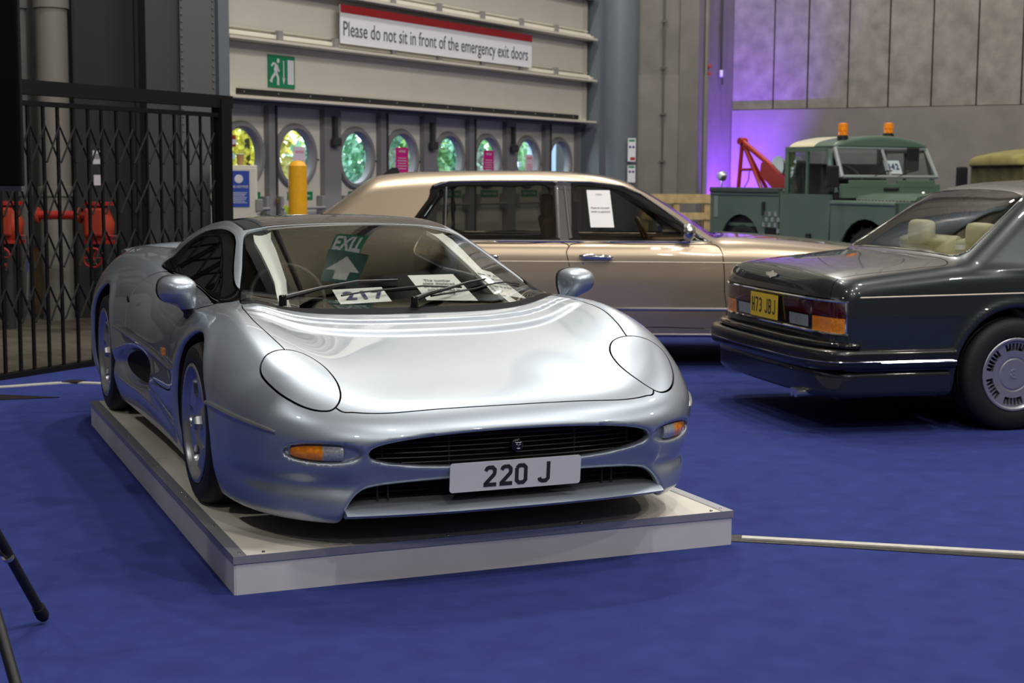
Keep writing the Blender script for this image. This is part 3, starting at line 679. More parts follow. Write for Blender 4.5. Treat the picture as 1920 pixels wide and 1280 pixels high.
o = thing('white_board', 'small white notice on a thin post behind the gate', 'sign', (-4.02, 14.6, 1.55)); box('sheet', (0, 0, .09), (.10, .004, .13), M['white_sign'], o); box('sheet', (0, 0, -.13), (.09, .004, .10), M['white_sign'], o); tube('post', [(0, .02, -1.55), (0, .02, .16)], .010, M['steel_dark'], o, n=6); box('text_block', (0, -.003, .10), (.07, .002, .05), M['grey_ink'], o)
# ---------------------------------------------------------------- black concertina gate
gt = thing('trellis_gate', 'black folding trellis gate closing the recess at left', 'gate', (-3.686, 10.68, 0), math.atan2(.891, .454))
M['gate'] = mat('black_gate_paint', (.005, .005, .0055), .6, spec=.25)
box('top_beam', (1.25, 0, 2.10), (2.9, .09, .105), M['gate'], gt); box('track', (1.25, 0, 1.985), (2.8, .05, .035), M['gate'], gt)
box('end_post', (2.60, 0, 1.06), (.14, .11, 2.12), M['gate'], gt); box('end_post', (-.2, 0, 1.06), (.10, .11, 2.12), M['gate'], gt); box('bottom_rail', (1.25, 0, .02), (2.8, .07, .04), M['gate'], gt)
ups = [-.08, .06, .209, .343, .497, .644, .805, .965, 1.111, 1.278, 1.45, 1.632, 1.80, 1.972, 2.143, 2.309, 2.466]
for t in ups:
    box('upright', (t-.014, -.010, 1.01), (.018, .018, 1.95), M['gate'], gt); box('upright', (t+.016, .014, 1.01), (.018, .018, 1.95), M['gate'], gt)
for a, b in zip(ups[:-1], ups[1:]):
    for z0, z1 in ((1.56, 1.83), (1.17, 1.43), (.78, 1.04), (.39, .65)):
        bm = bmesh.new(); add_tube(bm, [(a+.005, -.022, z0), (b-.005, -.022, z1)], .010, 4); bm_obj('lattice_bar', bm, M['gate'], gt)
        bm = bmesh.new(); add_tube(bm, [(a+.005, -.012, z1), (b-.005, -.012, z0)], .010, 4); bm_obj('lattice_bar', bm, M['gate'], gt)
# ---------------------------------------------------------------- small things in front of the porthole doors
cb = thing('cabinet', 'white steel cabinet with a blue fire notice standing behind the gate post', 'cabinet', (-2.62, 14.6, 0), R(12))
M['cab_white'] = mat('white_cabinet', (.56, .54, .48), .5, noise=.03)
box('carcass', (-.09, 0, .785), (.44, .40, 1.57), M['cab_white'], cb, bevel=.008); box('cabinet_door', (-.09, -.205, .79), (.42, .012, 1.50), M['cab_white'], cb, bevel=.003)
box('hasp', (.145, -.215, 1.19), (.07, .03, .12), M['post_grey'], cb, bevel=.01)
fs = box('fire_notice', (-.045, -.214, 1.345), (.20, .004, .345), mat('blue_notice', (.02, .06, .36), .45), cb)
lathe('notice_symbol', [(0, -.219), (.040, -.218), (.042, -.214)], M['white_sign'], cb, n=20, axis='Y', c=(-.045, 0, 1.44))
text('lettering', 'FIRE NOTICE', .030, frame4(Vector((-.045, -.219, 1.365)), (1, 0, 0), (0, 0, 1)), M['white_sign'], cb, .0004)
for k in range(7): box('text_line', (-.045, -.2165, 1.31-.016*k), (.15-.02*(k % 3), .001, .005), M['white_sign'], cb)
M['cup'] = mat('brown_paper_cup', (.36, .22, .09), .8)
def cup(x, lab):
    o = thing('paper_cup', lab, 'cup', (x, 14.50, 1.57)); lathe('cup_wall', [(0, .002), (.028, .002), (.038, .105), (.040, .107), (.036, .105), (.026, .006), (0, .006)], M['cup'], o, n=20); lathe('rim_roll', [(.038, .104), (.041, .107), (.038, .110), (.036, .107)], M['white_sign'], o, n=20, close=True)
    return o
cup(-2.775, 'brown paper cup with a lid, nearest the gate post on the cabinet'); cup(-2.625, 'brown paper cup at the right end of the cabinet top')
o = thing('water_bottle', 'clear plastic water bottle between the two cups on the cabinet', 'bottle', (-2.70, 14.45, 1.57)); lathe('bottle_wall', [(0, .001), (.030, .003), (.033, .02), (.033, .13), (.026, .16), (.013, .185), (.013, .2)], M['clear'], o, n=20); lathe('cap', [(0, .215), (.015, .213), (.016, .195), (.0, .195)], M['white_sign'], o, n=14); lathe('bottle_label', [(.0335, .06), (.0335, .11)], mat('label_blue', (.3, .5, .7), .5), o, n=20)
o = wthing('alarm_sounder', 'red fire alarm sounder by the first porthole', 'alarm', 11.93, -.02, 1.83); box('sounder_body', (0, 0, 0), (.13, .10, .12), M['red_paint'], o, bevel=.02); box('sounder_grille', (.03, -.052, -.01), (.06, .006, .05), M['white_sign'], o); box('back_box', (-.05, .01, -.03), (.06, .10, .11), M['blue_ink'], o, bevel=.01)
bl_ = thing('bollard', 'yellow domed bollard in front of the second porthole', 'bollard', (-2.145, 15.0, 0)); M['bollard'] = mat('bollard_yellow', (.72, .36, .006), .5, noise=.06, nscale=20)
lathe('sleeve', [(0, 1.625), (.035, 1.622), (.065, 1.607), (.085, 1.580), (.0925, 1.572), (.0925, 1.565), (.0925, 0)], M['bollard'], bl_, n=36)
o = thing('hazard_tape', 'fluorescent yellow tape end hanging beside the yellow bollard', 'tape', (-2.275, 15.1, 1.08), R(0)); prism('tape_tail', [(.09, -1.08), (.11, -1.08), (.10, .02), (.08, .02)], 0, .004, M['bollard'], o); prism('tape_strip', [(-.03, .09), (.0, .10), (.05, .04), (.07, -.08), (.03, -.10), (.0, .02)], 0, .006, mat('fluorescent', (.55, .85, .02), .6), o)
pal = thing('pallet', 'pale wooden pallet leaning on the wall behind the beige limousine', 'pallet', (2.35, 21.55, 0), R(4)); M['pine'] = mat('pine_board', (.50, .36, .17), .8, noise=.25, nscale=9)
for k in range(3): box('bearer', (-.45+.45*k, .06, .62), (.09, .09, 1.22), M['pine'], pal)
for z in (.06, .30, .62, .93, 1.18): box('board', (0, 0, z), (1.02, .02, .10+.03*(z > 1)), M['pine'], pal)
for k in range(3): box('board', (-.45+.45*k, .12, .62), (.12, .02, 1.22), M['pine'], pal)
# floor cable covers
def strip(name, lab, P, wd, m, z=.004):
    bm = bmesh.new(); P = smooth_loop(P, 6, False)
    for q in ribbon2([tuple(p) for p in P], wd, 1): add_prism(bm, q, .0, z, 'Z')
    bmesh.ops.remove_doubles(bm, verts=bm.verts, dist=1e-5)
    o = bm_obj(name, bm, m); tag(o, lab, 'tape'); return o
M['white_tape'] = mat('white_tape', (.62, .60, .54), .35, noise=.12, nscale=30); M['black_tape'] = mat('black_tape', (.02, .02, .022), .3, noise=.3, nscale=20, bump=.5, bscale=60)
ct = thing('cable_cover', 'white-topped black floor tape running right from the plinth corner', 'tape', (.93, 6.02, 0))
def strip2(name, P, wd, m, z0, z1, par):
    bm = bmesh.new(); P = smooth_loop(P, 6, False)
    for q in ribbon2([tuple(p) for p in P], wd, 1): add_prism(bm, q, z0, z1, 'Z')
    return bm_obj(name, bm, m, par)
strip2('black_edge', [(-.03, .02), (.3, -.05), (.7, -.15), (1.2, -.27), (2.0, -.42)], .115, M['black_tape'], 0, .003, ct)
strip2('white_strip', [(.02, .012), (.3, -.048), (.7, -.135), (1.2, -.245), (2.0, -.40)], .042, M['white_tape'], .003, .010, ct)
ct2 = thing('cable_cover', 'white cable strip crossing the carpet in front of the trellis gate', 'tape', (-3.66, 10.36, 0))
strip2('white_strip', [(-.4, -.10), (.05, -.08), (.35, .10), (.55, .18), (.9, .10), (1.3, -.05)], .06, M['white_tape'], 0, .008, ct2); strip2('black_patch', [(.48, .22), (.60, .19)], .12, M['black_tape'], .008, .012, ct2)
o = tag(prism('floor_mat', [(-.5, -.35), (.42, -.02), (-.5, .20)], 0, .006, M['black_tape'], None, axis='Z'), 'corner of a black mat on the carpet at the left frame edge', 'mat'); o.location = (-3.42, 9.85, 0)
# ---------------------------------------------------------------- display screen on a tripod at the left edge
ts = thing('display_screen', 'back of a black display screen cropped by the left frame edge', 'screen', (-2.22, 4.9, 1.43), R(6))
box('casing', (0, 0, .42), (1.22, .05, .84), mat('screen_black', (.003, .003, .003), .8, spec=.1), ts, bevel=.01); box('lower_edge', (0, -.01, -.004), (1.22, .06, .016), mat('screen_edge', (.03, .032, .036), .3), ts)
tube('mast', [(0, 0, -1.39), (0, 0, .1)], .02, M['black'], ts); lathe('base_plate', [(0, -1.40), (.26, -1.40), (.27, -1.42), (.27, -1.43), (0, -1.43)], M['black'], ts, n=32)
tp = thing('tripod', 'black tripod stand whose legs reach in at the lower left corner', 'stand', (-1.66, 4.35, 0))
tube('mast', [(0, 0, .40), (0, 0, 1.3)], [.018, .018], M['black'], tp)
lathe('hub', [(0, .58), (.035, .58), (.04, .64), (.035, .71), (0, .71)], M['black'], tp, n=16)
for fx_, fy_ in ((.12, .46), (.34, -.42), (-.42, -.05)):
    lg = tube('leg', [(0.02*fx_, .02*fy_, .66), (fx_*.97, fy_*.97, .04)], [.016, .0165], M['black'], tp, n=12)
    d_ = Vector((fx_*.95, fy_*.95, -.62)).normalized(); e_ = Vector((fx_*.97, fy_*.97, .04)); tube('rubber_foot', [e_-d_*.03, e_+d_*.012, e_+d_*.03], [.021, .022, .015], M['rubber'], lg, n=12)
    q = Vector((fx_*.60, fy_*.60, .270)); tube('brace', [q, (0, 0, .42)], .006, M['black'], tp, n=8); tube('collar', [q-d_*.006, q+d_*.006], .0185, M['alloy'], tp, n=12)
# hanging EXIT sign high in front of the shutter (seen mirrored in the supercar's windscreen)
hs = thing('exit_banner', 'green EXIT banner with a down arrow hanging high before the shutter, mirrored in the windscreen', 'sign', (-1.05, 14.0, 6.0))
box('exit_board', (0, 0, .55), (.46, .03, 1.1), M['green_sign'], hs); box('arrow_board', (.06, 0, 1.98), (.62, .03, 1.76), mat('dark_green_board', (.004, .075, .055), .4), hs)
text('lettering', 'EXIT', .42, frame4(Vector((0, -.018, .55)), (1, 0, 0), (0, 0, 1)), M['white_sign'], hs, .014, fit=.41).scale.y = 2.9
flat_parts('down_arrow', [[(-.06, 2.65), (.18, 2.65), (.18, 2.1), (.34, 2.1), (.06, 1.3), (-.22, 2.1), (-.06, 2.1)]], mat('sign_pale', (.5, .55, .5), .6), hs, -.016, -.022)
for x in (-.15, .25): tube('hanger', [(x, 0, 2.86), (x, 0, 9.0)], .006, M['steel_dark'], hs, n=5)
# ---------------------------------------------------------------- outdoors behind the portholes
M['leaf1'] = mat('leaf_green', (.22, .50, .16), .6, noise=.5, nscale=14); M['leaf2'] = mat('leaf_yellow', (.80, .72, .08), .6, noise=.5, nscale=14); M['leaf3'] = mat('leaf_blue_green', (.25, .52, .36), .6, noise=.5, nscale=14)
struct(box('ground_outside', tuple(wl(25, -14, -.06)), (50, 27, .1), mat('outdoor_paving', (.30, .31, .30), .9))).rotation_euler = (0, 0, 0)
_g = bpy.data.objects['ground_outside']; _c = wl(25, -14, -.06); _g.data.transform(Matrix.Translation(_c) @ Matrix.Rotation(WROT, 4, 'Z') @ Matrix.Translation(-_c))
def shrub(s, d, w_, h_, m, lab, n=900, seed=1):
    rng = np.random.RandomState(seed); o = wthing('shrub', lab, 'shrub', s, d, 0)
    u = rng.normal(size=(n, 3)); u /= np.linalg.norm(u, axis=1, keepdims=True); r = .75+.3*rng.rand(n, 1); C = u*r*np.array([w_/2, .6, h_/2])+np.array([0, 0, h_/2]); C[:, 2] = np.abs(C[:, 2])+.02
    A = rng.normal(size=(n, 3)); A /= np.linalg.norm(A, axis=1, keepdims=True); B = np.cross(A, u); B /= np.linalg.norm(B, axis=1, keepdims=True)+1e-9; L = .06+.05*rng.rand(n, 1)
    V = np.concatenate([C-A*L, C+B*L*.5, C+A*L, C-B*L*.5]); T = np.stack([np.arange(n), np.arange(n)+n, np.arange(n)+2*n, np.arange(n)+3*n], 1); T = np.concatenate([T[:, [0, 1, 2]], T[:, [0, 2, 3]]])
    f = link('foliage', np_mesh('foliage', V, T), o, m); f['kind'] = 'stuff'
    tube('stem', [(0, 0, 0), (.05, 0, h_*.4), (0, .02, h_*.8)], .04, M['steel_dark'], o, n=6)
k = 0
for s, d, w_, h_, m, lab in [(16.1, -3.4, 1.25, 2.9, 'leaf2', 'autumn yellow bush outside the first porthole'), (17.45, -3.4, 1.15, 1.9, 'leaf3', 'low blue-green bush outside the second porthole'), (18.85, -3.4, 1.15, 3.0, 'leaf3', 'blue-green bush outside the third porthole'), (20.2, -3.4, 1.1, 2.6, 'leaf1', 'green bush outside the fourth porthole'), (21.5, -3.4, 1.1, 2.2, 'leaf3', 'pale green bush outside the fifth porthole'), (22.8, -3.4, 1.1, 2.8, 'leaf1', 'green bush outside the sixth porthole'),
                            (19.6, -6.4, 2.6, 3.4, 'leaf2', 'tall yellow bush behind the row, left, outside the second porthole'), (22.4, -6.4, 2.6, 3.2, 'leaf1', 'tall green bush behind the row outside the fourth porthole'), (25.1, -6.4, 2.6, 3.4, 'leaf2', 'tall yellow-flecked bush behind the row outside the fifth porthole')]:
    k += 1; shrub(s, d, w_, h_, M[m], lab, 1500, k)
ob = wthing('outbuilding', 'blue-grey clad building outside the two right-hand portholes', 'building', 30.6, -6.0, 0); box('cladding', (0, 0, 2.5), (5.2, .2, 5.0), mat('blue_grey_cladding', (.20, .26, .36), .6), ob); box('glazed_strip', (-.6, -.13, 1.8), (.5, .04, 2.6), mat('pale_glazing', (.55, .62, .70), .2), ob); box('glazed_strip', (1.0, -.13, 1.8), (.4, .04, 2.6), mat('pale_glazing2', (.5, .58, .68), .2), ob)
# ---------------------------------------------------------------- plinth
YAW = .39722; ORG = (-.0391, 5.5404); PH = .1407; PW, PL = 2.031, 3.93
CAR_ROT = YAW-math.pi/2
plinth = thing('display_plinth', 'low white plinth with grey metal edging carrying the silver car', 'plinth', (*ORG, 0), CAR_ROT)
M['plinth_top'] = mat('plinth_top', (.74, .71, .64), .55, noise=.04, nscale=6)
M['plinth_side'] = mat('plinth_side', (.60, .60, .63), .5, noise=.05, nscale=4)
M['edging'] = mat('aluminium_edging', (.36, .37, .40), .42, .5, bump=.1)
for k in range(2):
    w2 = PW/2-.03
    box('deck_board', (-PL/4*(1+2*k)-.0, 0, PH-.012), (PL/2-.004, PW-.05, .020), M['plinth_top'], plinth)
for s in (-1, 1):
    box('side_panel', (-PL/2, s*(PW/2-.012), (PH-.026)/2), (PL-.012, .018, PH-.026), M['plinth_side'], plinth)
    box('side_edging', (-PL/2, s*(PW/2-.024), PH-.002), (PL, .050, .005), M['edging'], plinth, bevel=.0012)
    box('side_edging', (-PL/2, s*(PW/2-.001), PH-.014), (PL, .004, .028), M['edging'], plinth)
box('front_panel', (-.013, 0, (PH-.026)/2), (.018, PW-.020, PH-.026), M['plinth_side'], plinth)
box('rear_panel', (-PL+.013, 0, (PH-.026)/2), (.018, PW-.020, PH-.026), M['plinth_side'], plinth)
box('front_edging', (-.001, 0, PH-.014), (.004, PW, .028), M['edging'], plinth)
box('rear_edging', (-PL, 0, PH-.014), (.004, PW, .028), M['edging'], plinth)
for (x, y) in [(-.045, -.985), (-.035, -.90), (-.5, -.985), (-1.05, -.985), (-1.15, -.985), (-1.75, -.985), (-2.6, -.985), (-.05, .985), (-.03, .93), (-.6, .985), (-.03, -.2), (-.03, .35)]:
    lathe('screw', [(0, PH+.0035), (.004, PH+.0035), (.006, PH+.0012), (.0065, PH-.002)], M['chrome'], plinth, n=12, c=(x, y, 0))
# ---------------------------------------------------------------- the silver supercar
car = thing('sports_car', 'low silver supercar with number plate 220 J parked on the white plinth', 'car', (*ORG, PH), CAR_ROT)
_V, _Q, _N = mesh_sdf(sc_F, (-4.95, -1.12, .05), (.35, 1.12, 1.22), .0125)
body = [_V, _N, tris(_Q), np.zeros((0, 2), int)]
def sub(Mh, f): return f(Mh[0])
def deep(P):
    """positive on visible skin, negative inside arches, ducts and intakes"""
    x, y, z = P[:, 0], P[:, 1], P[:, 2]; a = np.abs(y)
    lim = .030+.0*x
    lim = np.where((np.hypot(x-SC_AX_F, z-.31) < .43) | (np.hypot(x-SC_AX_R, z-.31) < .45), .012, lim)
    lim = np.where((x < -1.5) & (x > -3.15) & (a > .7), .052, lim)
    lim = np.where((np.abs(z-.357) < .06) & (a > .57) & (a < .84) & (x > -.3), .08, lim)
    return np.minimum(sc_body(P)+lim, z-.0975)
body, dark = cut(body, deep(body[0]), 0)
link('underbody', np_mesh('underbody', dark[0], dark[2], dark[1]), car, M['liner'])
# retractable-headlamp covers (plan outlines)
HL = smooth_loop([(-.27, .845), (-.335, .822), (-.38, .768), (-.397, .70), (-.375, .645), (-.30, .603), (-.19, .588), (-.09, .597), (-.025, .618), (.009, .652), (.002, .69), (-.032, .735), (-.088, .778), (-.168, .818)], 8)
for s in (-1, 1):
    P = body[0]; d = poly_sd(np.stack([P[:, 0], P[:, 1]*s], 1), HL); d = np.where(P[:, 2] < .42, 1, d)
    body, pc = cut(body, d, .007)
    panel('headlamp_cover', pc, car, M['silver'], .012, M['liner'])
# bonnet
def cowl_x(a): return -.945-.14*(np.abs(a)/.74)**2.8
_c = [(cowl_x(a), a) for a in np.linspace(-.735, .735, 25)]
_half = [(-.98, .752), (-.73, .768), (-.53, .748), (-.40, .725), (-.15, .69), (.012, .637), (.045, .585), (.07, .51), (.084, .42), (.088, .25), (.089, .1)]
BON = np.array(_c+smooth_loop(_half, 6, False).tolist()+[(x, -y) for x, y in smooth_loop(_half, 6, False)[::-1]])
P = body[0]; d = poly_sd(P[:, :2], BON); d = np.where((P[:, 2] < .42), 1, d)
body, pc = cut(body, d, .006); panel('bonnet', pc, car, M['silver'], .012, M['liner'])
# windscreen, with the black band below it
_ws = [(-1.12, .728), (-1.253, .704), (-1.40, .667), (-1.56, .622), (-1.72, .583), (-1.84, .552), (-1.91, .530), (-1.955, .49), (-1.968, .40), (-1.975, .2)]
WS = np.array(smooth_loop(_ws, 6, False).tolist()+[(x, -y) for x, y in smooth_loop(_ws, 6, False)[::-1]]+[(cowl_x(a)-.008, a) for a in np.linspace(-.725, .725, 25)])
P = body[0]; d = poly_sd(P[:, :2], WS); d = np.where(P[:, 2] < .6, 1, d)
body, ws = cut(body, d, .006)
P = ws[0]; band = (cowl_x(P[:, 1])-.085)-P[:, 0]
g1, g2 = cut(ws, band, 0)
glass_o = link('windscreen', np_mesh('windscreen', g1[0], g1[2], g1[1]), car, M['glass'])
panel('windscreen_base_trim', g2, car, M['matt_black'], .02)
# black glass roof
RF = smooth_loop([(-1.988, -.48), (-1.992, 0), (-1.988, .48), (-2.02, .515), (-2.3, .515), (-2.7, .50), (-3.0, .46), (-3.05, .40), (-3.08, 0), (-3.05, -.40), (-3.0, -.46), (-2.7, -.50), (-2.3, -.515), (-2.02, -.515)], 6)
P = body[0]; d = poly_sd(P[:, :2], RF); d = np.where(P[:, 2] < .8, 1, d)
body, pc = cut(body, d, .004); panel('roof_panel', pc, car, M['gloss_black'], .012)
# rear screen over the engine
RW = smooth_loop([(-3.14, -.36), (-3.14, 0), (-3.14, .36), (-3.2, .40), (-3.7, .36), (-4.1, .30), (-4.15, 0), (-4.1, -.30), (-3.7, -.36), (-3.2, -.40)], 6)
P = body[0]; d = poly_sd(P[:, :2], RW); d = np.where(P[:, 2] < .8, 1, d)
body, pc = cut(body, d, .004); panel('rear_screen', pc, car, M['gloss_black'], .012)
# side glass
DLO = smooth_loop([(-1.225, .797), (-1.42, .792), (-1.63, .794), (-1.94, .814), (-2.33, .832), (-2.6, .836), (-2.76, .842), (-2.92, .862), (-2.97, .89), (-2.90, .935), (-2.74, .99), (-2.53, 1.043), (-2.3, 1.066), (-2.13, 1.068), (-2.0, 1.055), (-1.89, 1.028), (-1.77, .985), (-1.60, .918), (-1.40, .845)], 6)
DR = smooth_loop([(-1.24, .785), (-1.42, .745), (-1.50, .69), (-1.495, .60), (-1.475, .50), (-1.455, .40), (-1.8, .372), (-2.2, .392), (-2.62, .43), (-2.70, .46), (-2.765, .51), (-2.80, .60), (-2.815, .69), (-2.835, .75), (-2.82, .80), (-2.74, .835), (-2.6, .829), (-2.33, .825), (-1.94, .806), (-1.6, .787), (-1.42, .785)], 6)
for s in (-1, 1):
    P = body[0]; d = poly_sd(P[:, [0, 2]], DLO); d = np.where((P[:, 1]*s < .42), 1, d)
    body, pc = cut(body, d, .004)
    link('side_window', np_mesh('side_window', pc[0], pc[2], pc[1]), car, M['dark_glass'])
for s in (-1, 1):
    P = body[0]; d = poly_sd(P[:, [0, 2]], DR); d = np.where((P[:, 1]*s < .6), 1, d)
    body, pc = cut(body, d, .006); dr = panel('door', pc, car, M['silver'], .014, M['liner'])
    hv = lathe('door_handle_recess', [(0, 0), (.014, .001), (.018, .004), (.019, -.004)], M['liner'], dr, n=16, axis='Y', c=(-2.70, s*.962, .70)); hv.scale = (1, 1, 1)
panel('body_shell', body, car, M['silver'], .010)
# waist rubbing strips and front corner strips, following the skin
def on_side(x, z, s, out=.004):
    lo_, hi_ = .3, 1.15
    for _ in range(22):
        m_ = (lo_+hi_)/2
        if sc_F(np.array([[x, m_, z]]))[0] < 0: lo_ = m_
        else: hi_ = m_
    return (x, s*(lo_+out), z)
def on_front(y, z, out=.004):
    lo_, hi_ = -.9, .4
    for _ in range(22):
        m_ = (lo_+hi_)/2
        if sc_body(np.array([[m_, y, z]]))[0] < 0: lo_ = m_
        else: hi_ = m_
    return (lo_+out, y, z)
M['strip'] = mat('side_strip_paint', (.36, .38, .42), .3, .75, .8)
for s in (-1, 1):
    P1 = [on_side(x, z, s, .003) for x, z in [(-3.12, .522), (-2.8, .518), (-2.4, .514), (-2.0, .508), (-1.7, .500), (-1.45, .488)]]
    tube('rubbing_strip', P1, [.006, .012, .013, .013, .012, .006], M['strip'], car, n=8)
    P2 = [on_side(x, z, s, .003) for x, z in [(-.548, .470), (-.46, .466), (-.375, .460), (-.29, .453), (-.215, .446)]]
    P2 += [on_front(s*y, z, .003) for y, z in [(.895, .438), (.868, .430), (.845, .422)]]
    tube('bumper_strip', P2, [.010, .012, .012, .012, .011, .010, .009, .005], M['strip'], car, n=8)
    q = on_side(-1.66, .543, s, 0)
    box('side_marker_lamp', (q[0], q[1], q[2]), (.055, .016, .035), M['amber'], car, bevel=.004)
    # side intake mesh set inside the scoop
# ---- front splitter blade
bm = bmesh.new(); n = 24; rows = []
for (dx, z) in [(.006, .128), (.012, .136), (-.004, .146), (-.05, .160), (-.12, .170), (-.12, .150), (-.02, .120)]:
    rows.append([bm.verts.new((.160-.055*abs(u*.633/.633)**2.6+dx, u*.633, z)) for u in [(-1+2*i/n) for i in range(n+1)]])
for a, b in zip(rows, rows[1:]+rows[:1]):
    for i in range(n): bm.faces.new((a[i], a[i+1], b[i+1], b[i]))
bm.faces.new([r[0] for r in rows]); bm.faces.new([r[-1] for r in rows][::-1])
bm_obj('splitter', bm, M['silver'], car, smooth=True)
# ---- grille: dark backing, thin horizontal bars, uprights, round badge
bm = bmesh.new(); add_box(bm, (-.02, 0, .30), (.01, 1.25, .34)); bm_obj('radiator_backing', bm, M['liner'], car)
M['bar'] = mat('grille_bar', (.020, .020, .021), .35)
def nose_x(y): return .185*1-.065*(abs(y)/.56)**2.4
for z in (.312, .330, .348, .366, .384, .402):
    hw = .553*max(0, 1-(abs(z-.357)/.064)**2.3)**(1/2.3)-.004
    tube('grille_bar', [(nose_x(y)-.055, y, z) for y in np.linspace(-hw, hw, 17)], .0022, M['bar'], car, n=6)
for y in (-.49, -.25, .25, .49):
    hz = .064*max(0, 1-(abs(y)/.553)**2.3)**(1/2.3)-.003
    tube('grille_upright', [(nose_x(y)-.064, y, .357-hz), (nose_x(y)-.064, y, .357+hz)], .004, M['bar'], car, n=6)
bdg = lathe('bonnet_badge', [(0, .018), (.016, .017), (.023, .012), (.0245, .006), (.025, -.004)], M['gloss_black'], car, n=28, axis='X', c=(.146, 0, .361))
bm = bmesh.new()   # cat's-face medallion: brow, eyes, muzzle in relief
add_tube(bm, [(.1655, -.012, .372), (.1668, -.006, .369), (.167, 0, .371), (.1668, .006, .369), (.1655, .012, .372)], .0016, 6)
add_tube(bm, [(.1665, -.008, .364), (.1675, -.004, .3625)], .0016, 6); add_tube(bm, [(.1665, .008, .364), (.1675, .004, .3625)], .0016, 6)
add_tube(bm, [(.1675, 0, .363), (.168, 0, .356)], .0022, 6); add_tube(bm, [(.1665, -.006, .3495), (.167, 0, .3478), (.1665, .006, .3495)], .0022, 6)
bm_obj('medallion_relief', bm, M['alloy'], bdg, smooth=True)
for z in (.155, .175, .195): tube('lower_mesh_bar', [(.03-.05*abs(y)**2, y, z) for y in np.linspace(-.58, .58, 9)], .002, M['bar'], car, n=5)
for y in (-.50, -.46, .40, .44): tube('tow_bracket', [(.045, y, .17), (.045, y, .225)], .004, M['bar'], car, n=6)
# ---- number plate
P0 = Vector((.160, 0, 0)); pl_ = []
bl, br, tr, tl = Vector((.146, -.26, .198)), Vector((.146, .26, .198)), Vector((.155, .26, .306)), Vector((.155, -.26, .306))
F4 = frame4((bl+br+tr+tl)/4, br-bl, tl-bl)
r_ = .012; cs = []
for cx, cy, a0 in ((.248, -.0425, -90), (.248, .0425, 0), (-.248, .0425, 90), (-.248, -.0425, 180)):
    for k in range(6): a = R(a0+90*k/5); cs.append((cx+r_*math.cos(a), cy+r_*math.sin(a)))
plate = prism('number_plate', cs, -.004, 0, M['plate_white'], car, axis='Z'); plate.matrix_local = F4
def stroke_mesh(name, polys, m, parent, z0=.0002, z1=.0011):
    bm = bmesh.new()
    for p in polys: add_prism(bm, p, z0, z1, 'Z')
    return bm_obj(name, bm, m, parent)
def glyph(ch, x, y, w_, h_, t):
    """UK-style plate characters as strokes in a w_ x h_ box centred at (x, y)"""
    a, b = w_/2-t/2, h_/2-t/2; c = .009*h_/.079
    G = {'2': [(-a, b-.012*h_/.079), (-a+c*.6, b-c*.3), (-a+c*1.3, b), (a-c, b), (a, b-c), (a, .012*h_/.079), (a-.002, .006*h_/.079), (-a, -b+.004), (-a, -b), (a+t/2, -b)],
         '0': [(-a, b-c), (-a+c, b), (a-c, b), (a, b-c), (a, -b+c), (a-c, -b), (-a+c, -b), (-a, -b+c), (-a, b-c)],
         'J': [(a, b+t/2), (a, -b+c), (a-c, -b), (-a+c*1.2, -b), (-a+c*.3, -b+c*.5), (-a, -b+c*1.4)],
         'H': [[(-a, b+t/2), (-a, -b-t/2)], [(a, b+t/2), (a, -b-t/2)], [(-a, 0), (a, 0)]],
         '7': [(-a-t/2, b), (a, b), (a, b-.010*h_/.079), (-a*.3, -b-t/2)],
         '3': [[(-a, b-c*.8), (-a+c, b), (a-c, b), (a, b-c), (a, c*.9), (a-c, .001), (-a*.3, .001)], [(a-c, .001), (a, -c*.9), (a, -b+c), (a-c, -b), (-a+c, -b), (-a, -b+c*.8)]],
         'B': [[(-a, -b-t/2), (-a, b+t/2)], [(-a, b), (a-c, b), (a, b-c), (a, c*.9), (a-c, .001), (-a, .001)], [(a-c, .001), (a, -c*.9), (a, -b+c), (a-c, -b), (-a, -b)]]}[ch]
    if isinstance(G[0], tuple): G = [G]
    out = []
    for g in G: out += ribbon2([(x+p, y+q) for p, q in g], t, 1)
    return out
for ch, x in (('2', -.104), ('2', -.041), ('0', .019), ('J', .110)):
    stroke_mesh('character', glyph(ch, x, -.001, .050, .079, .0145), M['ink'], plate)
for x in (-.20, .20): pass
# ---- indicators in their recesses
for s in (-1, 1):
    def fx(a, z): return on_front(s*a, z, 0)[0]
    def lens(name, a0, a1, m):
        bm = bmesh.new(); n = 14; k = 8; G = []
        for i in range(n+1):
            a = a0+(a1-a0)*i/n; u = (a-.697)/.108; hz = .0255*max(.02, 1-abs(u)**2.4)**(1/2.4); row = []
            for j in range(k+1):
                v = -1+2*j/k; bulge = .010*(1-v*v)*max(0, 1-abs(u)**3); row.append(bm.verts.new((fx(a, .357)-.016+bulge, s*a, .357+hz*v)))
            G.append(row)
        for i in range(n):
            for j in range(k): bm.faces.new((G[i][j], G[i+1][j], G[i+1][j+1], G[i][j+1]))
        r = bmesh.ops.extrude_face_region(bm, geom=bm.faces[:]); bmesh.ops.translate(bm, vec=(-.02, 0, 0), verts=[v for v in r['geom'] if isinstance(v, bmesh.types.BMVert)])
        return bm_obj(name, bm, m, par, smooth=True)
    par = bpy.data.objects.new('indicator', None); COL.objects.link(par); par.parent = car
    lens('amber_lens', .705, .798, M['amber']); lens('clear_lens', .640, .705, M['clear_lens'])
